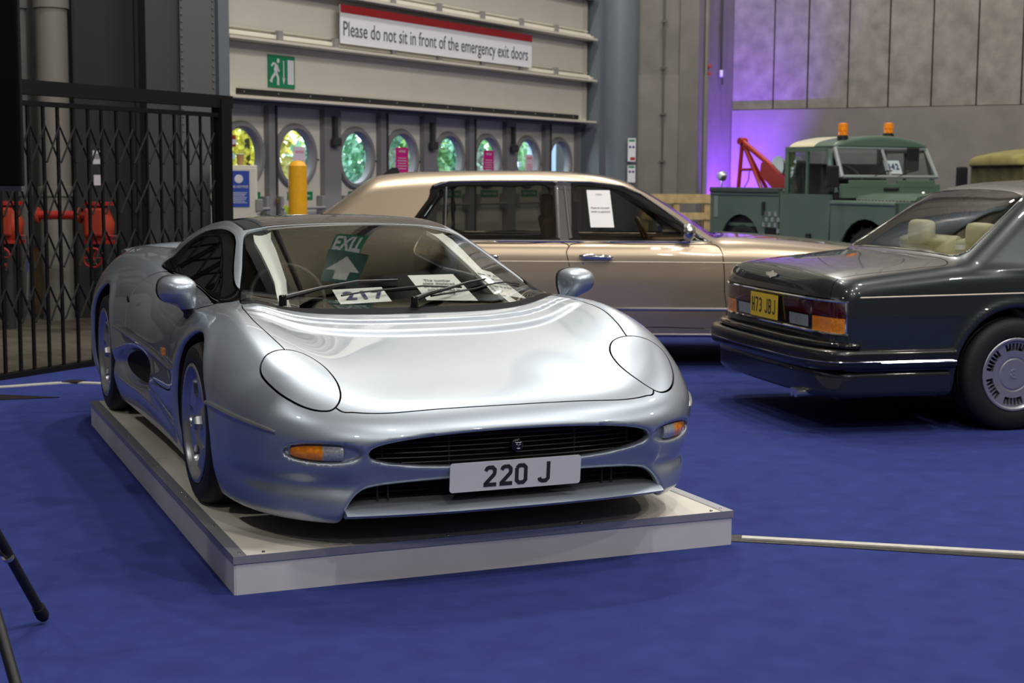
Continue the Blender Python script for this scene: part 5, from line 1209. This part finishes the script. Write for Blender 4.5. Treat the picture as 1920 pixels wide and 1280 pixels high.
gb, pc = plan_cut(gb, RS, .985); link('rear_screen', np_mesh('rear_screen', pc[0], pc[2], pc[1]), gy, M['screen_glass'] if 'screen_glass' in M else M['glass'])
def surf_ring(F, poly, m, name, parent, r=.007, zoff=.004):
    return tube(name, [(x, y, find_top(F, x, y)+zoff) for x, y in poly[::2]], r, m, parent, n=6, closed=True)
surf_ring(lambda P: GY.body(P, False), RS, M['chrome'], 'rear_screen_trim', gy, .006, .001)
WSG = smooth_loop([(2.62, -.66), (2.70, 0), (2.62, .66), (2.5, .68), (2.1, .56), (2.06, .5), (2.04, 0), (2.06, -.5), (2.1, -.56), (2.5, -.68)], 4)
gb, pc = plan_cut(gb, WSG, 1.04); link('windscreen', np_mesh('windscreen', pc[0], pc[2], pc[1]), gy, M['glass'])
FRG = smooth_loop([(.56, 1.395), (1.0, 1.42), (1.7, 1.40), (2.0, 1.33), (2.3, 1.18), (2.5, 1.06), (2.3, 1.035), (1.4, 1.035), (.5, 1.035), (.34, 1.05), (.36, 1.12), (.46, 1.29)], 4)
gb, fr = cut_side(gb, GY, FRG, .004)
for s, f_ in fr:
    for nm, pl in (('front_window', [(1.42, 1.05), (2.38, 1.05), (2.25, 1.18), (1.95, 1.33), (1.68, 1.375), (1.46, 1.385)]), ('rear_window', [(.62, 1.05), (1.34, 1.05), (1.38, 1.385), (1.0, 1.395), (.62, 1.375)]), ('quarter_window', [(.39, 1.06), (.57, 1.05), (.58, 1.36), (.48, 1.27)])):
        d = poly_sd(f_[0][:, [0, 2]], np.array(pl)); f_, g_ = cut(f_, d, 0)
        if len(g_[0]): link(nm, np_mesh(nm, g_[0], g_[2], g_[1]), gy, M['dark_glass'])
    panel('window_frame', f_, gy, M['gloss_black'], .012)
# boot lid
BL = smooth_loop([(-.36, -.70), (-.40, 0), (-.36, .70), (-.6, .76), (-1.05, .745), (-1.30, .74), (-1.35, 0), (-1.30, -.74), (-1.05, -.745), (-.6, -.76)], 5)
P = gb[0]; d = np.maximum(poly_sd(P[:, :2], BL), .785-P[:, 2]); gb, pc = cut(gb, d, .006); boot = panel('boot_lid', pc, gy, M['grey'], .012, M['liner'])
for nm, pl in (('rear_door', [(.62, .35), (.66, .62), (.50, .78), (.44, 1.0), (1.36, 1.0), (1.36, .35)]), ('front_door', [(1.38, .35), (1.38, 1.0), (2.40, 1.0), (2.48, .85), (2.48, .35)])):
    gb, pcs = cut_side(gb, GY, smooth_loop(pl, 3), .007, .6)
    for s, pc in pcs: panel(nm, pc, gy, M['grey'], .014, M['liner'])
# tail-lamp band clipped out of the rear skin
P = gb[0]; d = np.maximum(np.maximum(np.abs(P[:, 2]-.680)-.090, P[:, 0]+1.085), np.abs(P[:, 1])-2); gb, band = cut(gb, d, .004)
panel('body_shell', gb, gy, M['grey'], .010)
ybn = band[0][:, 1]; zb_ = band[0][:, 2]; xb_ = band[0][:, 0]
M['band'] = mat('lamp_band_black', (.012, .010, .010), .15, coat=.6)
rest = band
def take(rest, cond, name, m):
    rest, pc = cut(rest, cond, .003)
    if len(pc[0]): panel(name, pc, gy, m, .006)
    return rest
for s in (-1, 1):
    y_ = lambda Mh: Mh[0][:, 1]*s
    rest = take(rest, np.maximum(np.maximum(.250-rest[0][:, 1]*s, .680-rest[0][:, 2]), rest[0][:, 1]*s-2), 'tail_lamp', M['red_lens'])
    rest = take(rest, np.maximum(.575-rest[0][:, 1]*s, rest[0][:, 2]-.680), 'indicator_lamp', M['amber'])
    rest = take(rest, np.maximum(np.maximum(.27-rest[0][:, 1]*s, rest[0][:, 1]*s-.53), np.abs(rest[0][:, 2]-.638)-.036), 'reversing_lamp', M['clear_lens_grey'] if 'clear_lens_grey' in M else M['clear_lens'])
panel('lamp_band', rest, gy, M['band'], .006)
F0 = lambda P: GY.body(P, False)
def tail_x(y, z):
    lo_, hi_ = 0, 1.6
    for _ in range(22):
        m_ = (lo_+hi_)/2
        if F0(np.array([[-m_, y, z]]))[0] < 0: lo_ = m_
        else: hi_ = m_
    return -lo_
def round_tail(z, x_end, out=.004, yy=.80):
    pts = [(x, find_side(F0, x, z, -1)-out, z) for x in np.linspace(x_end, -1.09, 2)]
    for y in np.linspace(-yy, yy, 17): pts.append((tail_x(y, z)-out, y, z))
    return pts+[(x, find_side(F0, x, z, 1)+out, z) for x in np.linspace(-1.09, x_end, 2)]
tube('lamp_trim', round_tail(.775, -1.075), .007, M['chrome'], gy, n=6); tube('lamp_trim', round_tail(.586, -1.075), .009, M['chrome'], gy, n=6)
for s in (-1, 1):
    yv = [find_side(F0, -1.088, z, s)+s*.004 for z in np.linspace(.586, .775, 6)]
    tube('lamp_trim', [(-1.085, y, z) for y, z in zip(yv, np.linspace(.586, .775, 6))], .007, M['chrome'], gy, n=6)
    tube('coachline', [(x, find_side(F0, x, z, s)+s*.000, z) for x, z in [(-1.10, .797)]+[(x, .80+.013*(x+1.1)) for x in np.linspace(-1.0, 3.4, 20)]], .005, M['beige_line'], gy, n=6)
    yv = s*.92; tube('bumper_end_trim', [(-.42, yv+s*.028, .432), (-.9, yv+s*.030, .432)], .007, M['chrome_dk'], gy, n=6)
# rear bumper
def bumper_F(tail, half, e, z0, z1, x_to, k=.03, n=3.6):
    def F(P):
        x, y, z = P[:, 0], P[:, 1], P[:, 2]; u = np.maximum((tail+e)-x, 0)/e; r = (u**n+(np.abs(y)/half)**n)**(1/n); f = (r-1)*.5
        zz = np.abs(z-(z0+z1)/2)-(z1-z0)/2
        f = smax(f, zz, k); f = smax(f, -((r-1)*.5+.075), .02); return smax(f, x-x_to, .02)
    return F
V, Q, N = mesh_sdf(bumper_F(-1.30, .945, .30, .385, .505, -.40), (-1.4, -1.05, .3), (-.3, 1.05, .6), .018); link('rear_bumper', np_mesh('rear_bumper', V, tris(Q), N), gy, mat('bumper_dark', (.008, .009, .010), .3, coat=.5))
V, Q, N = mesh_sdf(bumper_F(-1.25, .925, .30, .50, .545, -1.0), (-1.4, -1.05, .45), (-.9, 1.05, .6), .016); link('bumper_top_pad', np_mesh('bumper_top_pad', V, tris(Q), N), gy, M['gloss_black'])
V, Q, N = mesh_sdf(bumper_F(-1.24, .915, .28, .22, .385, -.42, .04), (-1.4, -1.05, .15), (-.3, 1.05, .45), .020); link('lower_valance', np_mesh('lower_valance', V, tris(Q), N), gy, M['grey_low'])
tube('bumper_chrome_line', plan_path(-1.307, .952, .30, 3.6, -.44, 30, .438), .005, M['chrome_dk'], gy, n=6)
for dy in (0, .055): tube('exhaust_tip', [(-1.27, -.62+dy, .225), (-1.0, -.62+dy, .235)], .026, M['alloy'], gy, n=14)
# plate
pc_ = Vector((-1.190, .055, .682)); Fp = frame4(pc_, (0, -1, 0), (.0, 0, 1)); yp = prism('number_plate', [(-.205, -.075), (.205, -.075), (.205, .075), (-.205, .075)], -.005, 0, M['plate_yellow'], gy, axis='Z'); yp.matrix_local = Fp
for ch, x in (('H', -.160), ('7', -.105), ('3', -.050), ('J', .040), ('B', .095), ('J', .155)): stroke_mesh('character', glyph(ch, x, 0, .042, .092, .012), M['ink'], yp)
bm = bmesh.new()  # winged boot badge
add_prism(bm, [(-.09, .012), (-.02, .018), (0, .030), (.02, .018), (.09, .012), (.07, -.006), (.02, -.012), (0, -.022), (-.02, -.012), (-.07, -.006)], 0, .006, 'Z')
bo = bm_obj('boot_badge', bm, M['chrome'], gy); bo.matrix_local = frame4(Vector((tail_x(.02, .875)-.004, .02, .875)), (0, -1, 0), (.35, 0, 1))
M['hubcap'] = mat('hub_alloy', (.42, .43, .46), .38, .75, .3)
_gd = [(0, .020), (.094, .020), (.0955, .026), (.099, .026), (.1005, .021), (.13, .019), (.19, .016), (.198, .016), (.205, .022)]
def wheel_hi(*a, **k): return wheel(*a, **k)
for ax in GY.axles:
    for s in (-1, 1):
        w_ = wheel(gy, ax, s, GY.wr, .208, .235, .900, _gd, 6, slot_cut(6, 6, .140, .186, R(7.6), .0080), M['hubcap'])
        e = text('centre_emblem', 'B', .075, frame4(Vector((0, -s*.018, 0)), (-s*-1 if s < 0 else -1, 0, 0), (0, 0, 1)), M['hubcap'], w_, .002, .002)
for s in (-1, 1): seat(gy, 1.55, s*.36, .42, M['cream_hide'], .50); seat(gy, .45, s*.36, .46, M['cream_hide'], .62, head=False); box('headrest', (.06, s*.36, 1.13), (.10, .24, .16), M['cream_hide'], gy, bevel=.05, seg=3)
box('parcel_shelf', (-.02, 0, .975), (.50, 1.30, .04), M['cream_hide'], gy, bevel=.01); box('cabin_floor', (1.2, 0, .34), (2.4, 1.4, .04), M['dark_trim'], gy); box('dashboard', (2.3, 0, .92), (.3, 1.4, .16), M['dark_trim'], gy, bevel=.03)
for s in (-1, 1):
    bm = bmesh.new(); r = bmesh.ops.create_icosphere(bm, subdivisions=2, radius=1); bmesh.ops.scale(bm, vec=(.06, .10, .065), verts=r['verts']); bmesh.ops.translate(bm, vec=(2.35, s*1.0, 1.09), verts=r['verts']); bm_obj('door_mirror', bm, M['grey'], gy, smooth=True)
    for hx in (.72, 1.75): tube('door_handle', [(hx, s*.895, .90), (hx+.02, s*.925, .90), (hx+.16, s*.925, .90), (hx+.18, s*.895, .90)], .011, M['chrome'], gy, n=8)
    box('headlamp', (3.93, s*.60, .72), (.05, .36, .15), M['clear_lens'], gy, bevel=.02)
box('radiator_grille', (3.96, 0, .72), (.05, .50, .30), M['chrome'], gy, bevel=.02); tube('front_bumper', [(2.65-x, y, z) for x, y, z in plan_path(-1.38, .92, .40, 3.2, -.9, z=.44)], .07, M['gloss_black'], gy, n=10)
o = thing('water_bottle', 'small clear water bottle on the parcel shelf of the grey saloon', 'bottle', tuple(GY_ROOT @ Vector((-.04, -.30, 1.012))), GY_ROT); lathe('bottle_wall', [(0, .0), (.028, .002), (.03, .02), (.028, .09), (.012, .12), (.012, .135), (0, .136)], M['clear'], o, n=16); lathe('bottle_label', [(.031, .03), (.031, .06)], M['plate_white'], o, n=16)
# ================================================================ pale green recovery pick-up
M['lrg'] = mat('pastel_green_paint', (.080, .135, .098), .42, coat=.4, noise=.04, nscale=3); M['lrc'] = mat('limestone_paint', (.62, .60, .42), .45, coat=.3); M['lr_grey'] = mat('galvanised', (.26, .29, .28), .5, .3)
LR_ROT = R(-62); LR = Matrix.Translation((3.46, 18.55, 0)) @ Matrix.Rotation(LR_ROT, 4, 'Z')
lr = thing('pickup_truck', 'pastel green recovery pick-up with red crane and amber beacons by the back wall', 'truck', (3.46, 18.55, 0), LR_ROT)
def arch_poly(x0, x1, z0, z1, arches, r=.44):
    """side panel outline with wheel-arch bites"""
    pts = [(x0, z1), (x0, z0)]
    for ax in arches:
        if x0 < ax-r < x1 or x0 < ax+r < x1:
            for k in range(13):
                t = math.pi-math.pi*k/12; p = (ax+r*math.cos(t), .56+r*1.10*math.sin(t))
                if x0 <= p[0] <= x1 and p[1] > z0: pts.append(p)
    return pts+[(x1, z0), (x1, z1)]
for s in (-1, 1):
    prism('bed_side', arch_poly(-.62, .74, .52, 1.30, (0,)), s*.80, s*.77, M['lrg'], lr, bevel=.006)
    box('bed_capping', (.06, s*.78, 1.335), (1.36, .09, .06), mat('dark_capping', (.05, .07, .06), .5), lr, bevel=.012)
    tube('bed_shoulder', [(-.62, s*.775, 1.285), (.74, s*.775, 1.285)], .035, M['lrg'], lr, n=10)
    prism('door', [(.76, .52), (1.62, .52), (1.66, 1.30), (.76, 1.30)], s*.80, s*.77, M['lrg'], lr, bevel=.006)
    prism('front_wing', arch_poly(1.66, 2.72, .52, 1.22, (2.235,)), s*.80, s*.775, M['lrg'], lr, bevel=.008)
    box('wing_top', (2.19, s*.66, 1.215), (1.06, .27, .03), M['lrg'], lr, bevel=.012)
    tube('wing_shoulder', [(1.66, s*.775, 1.205), (2.70, s*.775, 1.205)], .035, M['lrg'], lr, n=10)
    prism('wing_front', [(s*.50, .62), (s*.80, .62), (s*.80, 1.22), (s*.50, 1.22)], 2.70, 2.72, M['lrg'], lr, axis='X', bevel=.004)
    hl = lathe('headlamp', [(0, .045), (.06, .035), (.085, .012), (.095, 0)], M['clear_lens'], lr, n=24, axis='X', c=(2.72, s*.64, .95)); lathe('headlamp_rim', [(.088, .02), (.105, .012), (.105, 0)], M['chrome'], hl, n=24, axis='X', c=(2.72, s*.64, .95))
    # door top frame with sliding glass
    bm = bmesh.new()
    for a, b, wd in (((.80, 1.30), (.80, 1.80), .05), ((.80, 1.80), (1.50, 1.80), .045), ((1.50, 1.80), (1.66, 1.32), .05), ((1.16, 1.30), (1.16, 1.80), .025)):
        for q in ribbon2([a, b], wd, 1): add_prism(bm, q, s*.745, s*.715, 'Y')
    bm_obj('window_frame', bm, M['lrg'], lr); prism('side_window', [(.80, 1.31), (1.64, 1.31), (1.49, 1.80), (.80, 1.80)], s*.732, s*.728, M['clear'], lr)
    # A pillar
    tube('windscreen_pillar', [(1.72, s*.70, 1.49), (1.55, s*.67, 1.82)], .028, M['lr_grey'], lr, n=8)
    # wheel and mud tyre
    for ax in (0, 2.235):
        w_ = bpy.data.objects.new('wheel', None); COL.objects.link(w_); w_.parent = lr; w_.location = (ax, s*.76, .572)
        bm = bmesh.new(); add_lathe(bm, [(.20, -s*.02), (.26, s*.012), (.33, s*.010), (.372, -s*.02), (.38, -s*.10), (.372, -s*.17), (.30, -s*.20), (.20, -s*.17)], 48, 'Y')
        for k in range(30):
            t = 2*math.pi*k/30; add_box(bm, (math.cos(t)*.378, -s*(.055 if k % 2 else .125), math.sin(t)*.378), (.03, .085, .028), Matrix.Rotation(-t, 3, 'Y'))
        bm_obj('tyre', bm, M['rubber'], w_, smooth=True)
        lathe('rim', [(0, s*.01), (.06, s*.008), (.075, -s*.03), (.15, -s*.04), (.19, -s*.02), (.205, -s*.01), (.205, -s*.15)], M['lrc'], w_, n=32, axis='Y')
    box('wheel_arch_liner', (0, s*.60, .90), (.92, .30, .40), M['liner'], lr); 
    tube('mirror_arm', [(1.70, s*.80, 1.28), (1.86, s*.93, 1.40)], .010, M['black'], lr, n=6); box('door_mirror', (1.86, s*.95, 1.50), (.04, .16, .24), M['black'], lr, bevel=.035, rot=Matrix.Rotation(R(0), 3, 'Z'))
box('bed_floor', (.06, 0, .92), (1.36, 1.52, .04), M['lrg'], lr); box('bed_headboard', (.73, 0, 1.13), (.03, 1.54, .40), M['lrg'], lr); box('tailgate', (-.62, 0, 1.08), (.03, 1.54, .46), M['lrg'], lr, bevel=.005)
box('chassis', (1.0, 0, .50), (3.3, .80, .14), M['liner'], lr); box('engine_bay', (2.15, 0, .86), (1.0, 1.0, .66), M['liner'], lr); box('front_bumper', (2.84, 0, .52), (.10, 1.60, .12), M['lr_grey'], lr, bevel=.01)
for y in (-.78, .78): pass
box('cab_back', (.765, 0, 1.55), (.03, 1.42, .55), M['lrg'], lr) if False else None
for s in (-1, 1):
    box('cab_rear_pillar', (.79, s*.69, 1.56), (.07, .10, .56), M['lrg'], lr, bevel=.01)
    box('rear_pane', (.775, s*.33, 1.57), (.012, .58, .42), M['clear'], lr)
box('cab_rear_lower', (.775, 0, 1.32), (.03, 1.40, .08), M['lrg'], lr); box('cab_rear_divider', (.775, 0, 1.57), (.03, .08, .46), M['lrg'], lr)
# roof: limestone sides and back, green front and top
def roof_F(P):
    x, y, z = P[:, 0], P[:, 1], P[:, 2]; w_ = .745; c = 1.965-.11*(np.abs(y)/w_)**2.2
    f = smax(z-c, np.abs(y)-w_, .16); f = smax(f, np.maximum(x-1.58, .735-x), .05); return smax(f, 1.83-z, .01)
V, Q, N = mesh_sdf(roof_F, (.65, -.85, 1.78), (1.7, .85, 2.05), .02); rm = [V, N, tris(Q), np.zeros((0, 2), int)]
a_, b_ = cut(rm, 1.22-V[:, 0], .004); panel('cab_roof', a_, lr, M['lrc'], .01); panel('roof_visor', b_, lr, M['lrg'], .01)
# windscreen: two panes with a centre bar, vents beneath
Wb, Wt = Vector((1.725, 0, 1.50)), Vector((1.560, 0, 1.82)); up_ = (Wt-Wb).normalized()
bm = bmesh.new()
def bar3(bm, a, b, r): add_tube(bm, [a, b], r, 6)
for P0_, P1_, r in (((1.725, -.70, 1.50), (1.725, .70, 1.50), .022), ((1.56, -.67, 1.82), (1.56, .67, 1.82), .020), ((1.725, 0, 1.50), (1.56, 0, 1.82), .018)): bar3(bm, P0_, P1_, r)
bm_obj('windscreen_frame', bm, M['lr_grey'], lr, smooth=True)
for s in (-1, 1):
    sheet('windscreen_pane', [(1.72, s*.02 if s > 0 else -.68, 1.52), (1.72, .68 if s > 0 else -.02, 1.52), (1.565, .65 if s > 0 else -.02, 1.80), (1.565, .02 if s > 0 else -.65, 1.80)], M['clear'], lr, 1, 1)
    box('vent_flap', (1.752, s*.35, 1.42), (.025, .56, .085), M['lrg'], lr, bevel=.010); tube('wiper', [(1.74, s*.18-.08, 1.50), (1.715, s*.18+.10, 1.56), (1.70, s*.18+.22, 1.57)], .008, M['black'], lr, n=6)
box('scuttle', (1.73, 0, 1.34), (.06, 1.44, .16), M['lrg'], lr, bevel=.01); box('vent_knob', (1.765, -.02, 1.36), (.03, .22, .035), M['black'], lr, bevel=.012)
prism('bonnet', [(-.53, 1.245), (-.50, 1.285), (-.30, 1.315), (.30, 1.315), (.50, 1.285), (.53, 1.245)], 1.76, 2.70, M['lrg'], lr, axis='X', bevel=.008)
for k in range(16): box('bonnet_hinge_rib', (1.80+.055*k, -.535, 1.242), (.022, .02, .018), M['lr_grey'], lr)
lathe('filler_cap', [(0, .018), (.03, .016), (.035, 0)], M['chrome'], lr, n=16, c=(1.95, .28, 1.318)); prism('front_panel', [(-.50, .62), (.50, .62), (.50, 1.25), (-.50, 1.25)], 2.62, 2.64, M['lr_grey'], lr, axis='X')
# details on the near side
for x, z, w_, h_ in ((.46, 1.12, .05, .16), (1.30, .80, .08, .11)): box('door_catch', (x, -.812, z), (w_, .02, h_), M['black'], lr, bevel=.006)
box('reflector_plate', (-.49, -.806, 1.13), (.07, .012, .26), M['lr_grey'], lr)
cq = box('fuel_filler_recess', (.60, -.806, .84), (.20, .012, .12), M['liner'], lr)
for i in range(6):
    for j in range(5):
        if not (j < 2 and 1 <= i <= 4) and (i+j) % 2 == 0: box('tread_plate_stud', (.47+.055*i, -.806, .80+.065*j), (.045, .008, .05), mat('tread_plate', (.35, .36, .38), .4, .5) if (i, j) == (0, 0) else bpy.data.materials['tread_plate'], lr)
# beacons
for x, y, z, h_ in ((1.50, -.52, 1.93, .13), (1.42, .22, 1.97, .11)):
    lathe('beacon_base', [(0, z-.03), (.062, z-.03), (.062, z+.02), (.05, z+.03), (0, z+.03)], M['black'], lr, n=20, c=(x, y, 0))
    lathe('beacon_lens', [(.056, z+.03), (.058, z+.07), (.050, z+.075), (.058, z+.08), (.055, z+.03+h_), (.03, z+.04+h_), (0, z+.042+h_)], M['amber'], lr, n=24, c=(x, y, 0))
lathe('work_lamp', [(0, -.05), (.045, -.045), (.062, -.01), (.062, .03), (0, .035)], M['alloy'], lr, n=20, axis='Y', c=(-.53, -.70, 1.50)); tube('lamp_stalk', [(-.53, -.70, 1.36), (-.53, -.70, 1.45)], .01, M['chrome'], lr, n=6)
# cabin
bm = bmesh.new(); add_tube(bm, [(0, math.cos(t)*.21, math.sin(t)*.21) for t in np.linspace(0, 2*math.pi, 25)[:-1]], .014, 8, closed=True); add_tube(bm, [(0, -.2, 0), (0, .2, 0)], .01, 6)
so = bm_obj('steering_wheel', bm, M['black'], lr, smooth=True); so.location = (1.44, -.38, 1.46); so.rotation_euler = (0, R(-35), 0)
for y in (-.38, .05, .42): seat(lr, 1.12, y, 1.0, M['dark_trim'], .40, head=False)
box('rear_view_mirror', (1.62, .42, 1.70), (.02, .18, .26), M['black'], lr, bevel=.01)
# crane
cr = bpy.data.objects.new('recovery_crane', None); COL.objects.link(cr); cr.parent = lr
top = Vector((-.46, -.45, 1.93))
for nm, pts, r in (('crane_leg', [top, (-.56, -.45, 1.0)], .026), ('crane_leg', [top, (-.02, -.45, 1.30)], .024), ('crane_brace', [(-.52, -.45, 1.58), (-.20, -.45, 1.585)], .018), ('crane_boom', [top, (.22, -.42, 1.56)], .034), ('crane_leg', [top, (-.56, .25, 1.0)], .024)):
    tube(nm, pts, r, M['red_paint'], cr, n=10)
lathe('crane_head', [(0, -.05), (.045, -.05), (.045, .05), (0, .05)], M['red_paint'], cr, n=16, axis='Y', c=top)
prism('winch_frame', [(.12, 1.66), (.22, 1.68), (.60, 1.44), (.66, 1.36), (.35, 1.36), (.10, 1.52)], -.60, -.57, M['red_paint'], cr); prism('winch_frame', [(.12, 1.66), (.22, 1.68), (.60, 1.44), (.66, 1.36), (.35, 1.36), (.10, 1.52)], -.27, -.24, M['red_paint'], cr)
lathe('winch_drum', [(0, -.15), (.12, -.15), (.12, -.13), (.085, -.125), (.085, .125), (.12, .13), (.12, .15), (0, .15)], M['alloy'], cr, n=28, axis='Y', c=(.40, -.42, 1.62)); lathe('winch_motor', [(0, -.10), (.09, -.10), (.09, .10), (0, .10)], M['black'], cr, n=20, axis='Y', c=(.58, -.42, 1.60))
tube('crane_hook_line', [(-.30, -.45, 1.58), (-.32, -.45, 1.45), (-.40, -.45, 1.36)], .006, M['steel_dark'], cr, n=6)
pk = thing('display_plinth', 'low dark plinth raising the green pick-up', 'plinth', (3.46, 18.55, 0), LR_ROT); box('deck', (1.05, 0, .09), (3.9, 1.9, .172), mat('dark_plinth', (.03, .03, .032), .6), pk, bevel=.01)
o = thing('windscreen_card', 'white card numbered 442 behind the pick-up windscreen', 'card', tuple(LR @ Vector((1.655, -.0, 1.535))), LR_ROT)
q = [Vector((0, 0, 0)), Vector((0, .24, 0)), Vector((-.07, .24, .15)), Vector((-.07, 0, .15))]; sheet('sheet', q, M['paper'], o, 1, 1)
digits('442', .10, frame4((q[0]+q[2])/2+Vector((.006, 0, .003)), (0, 1, 0), (-.07, 0, .15)), M['blue_ink'], o, .003)
# ================================================================ canvas-topped vehicle at the right edge
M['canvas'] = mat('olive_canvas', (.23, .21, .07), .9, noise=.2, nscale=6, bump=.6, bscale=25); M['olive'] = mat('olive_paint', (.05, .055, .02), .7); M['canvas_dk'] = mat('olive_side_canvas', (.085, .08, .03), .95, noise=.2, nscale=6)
cv = thing('military_vehicle', 'olive canvas-topped military vehicle cropped by the right frame edge', 'truck', (7.15, 18.75, 0), R(8))
def can_F(P):
    x, y, z = P[:, 0], P[:, 1], P[:, 2]; t = 1.87-.10*np.clip(np.abs(x)/1.2, 0, 1)**3+.022*np.sin(x*5+1)*np.cos(y*3)
    f = smax(z-t, np.abs(y)-.74, .12); f = smax(f, np.abs(x)-1.26, .10); f = smax(f, (1.62+.02*np.sin(x*9))-z, .03); return f
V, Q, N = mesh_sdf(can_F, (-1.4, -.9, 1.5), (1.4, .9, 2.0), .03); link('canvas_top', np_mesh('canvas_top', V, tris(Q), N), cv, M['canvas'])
def skirt_F(P):
    x, y, z = P[:, 0], P[:, 1], P[:, 2]; b_ = .008*np.sin(x*16)+.008*np.sin(y*21); return smax(smax(np.abs(y)-.72-b_, np.abs(x)-1.21-b_, .05), np.abs(z-1.36)-.30, .03)
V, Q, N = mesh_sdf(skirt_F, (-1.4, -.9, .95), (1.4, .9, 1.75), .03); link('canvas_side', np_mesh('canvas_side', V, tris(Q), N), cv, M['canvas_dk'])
box('tub', (.1, 0, .80), (2.7, 1.46, .50), M['olive'], cv, bevel=.04); box('vehicle_bonnet', (1.95, 0, .92), (1.1, 1.1, .34), M['olive'], cv, bevel=.05)
for x in (-.75, 1.75):
    for s in (-1, 1): lathe('wheel', [(0, -s*.02), (.2, 0), (.24, s*.02), (.34, s*.01), (.37, -s*.04), (.37, -s*.15), (.30, -s*.19), (0, -s*.19)], M['rubber'], cv, n=32, axis='Y', c=(x, s*.70, .37))
tube('canvas_strap', [(.2, -.70, 1.79), (.2, -.3, 1.885), (.2, .3, 1.885)], .012, M['olive'], cv, n=6)
# ---------------------------------------------------------------- hanging exit sign over the visitors' side (mirrored in the windscreen of the silver car)
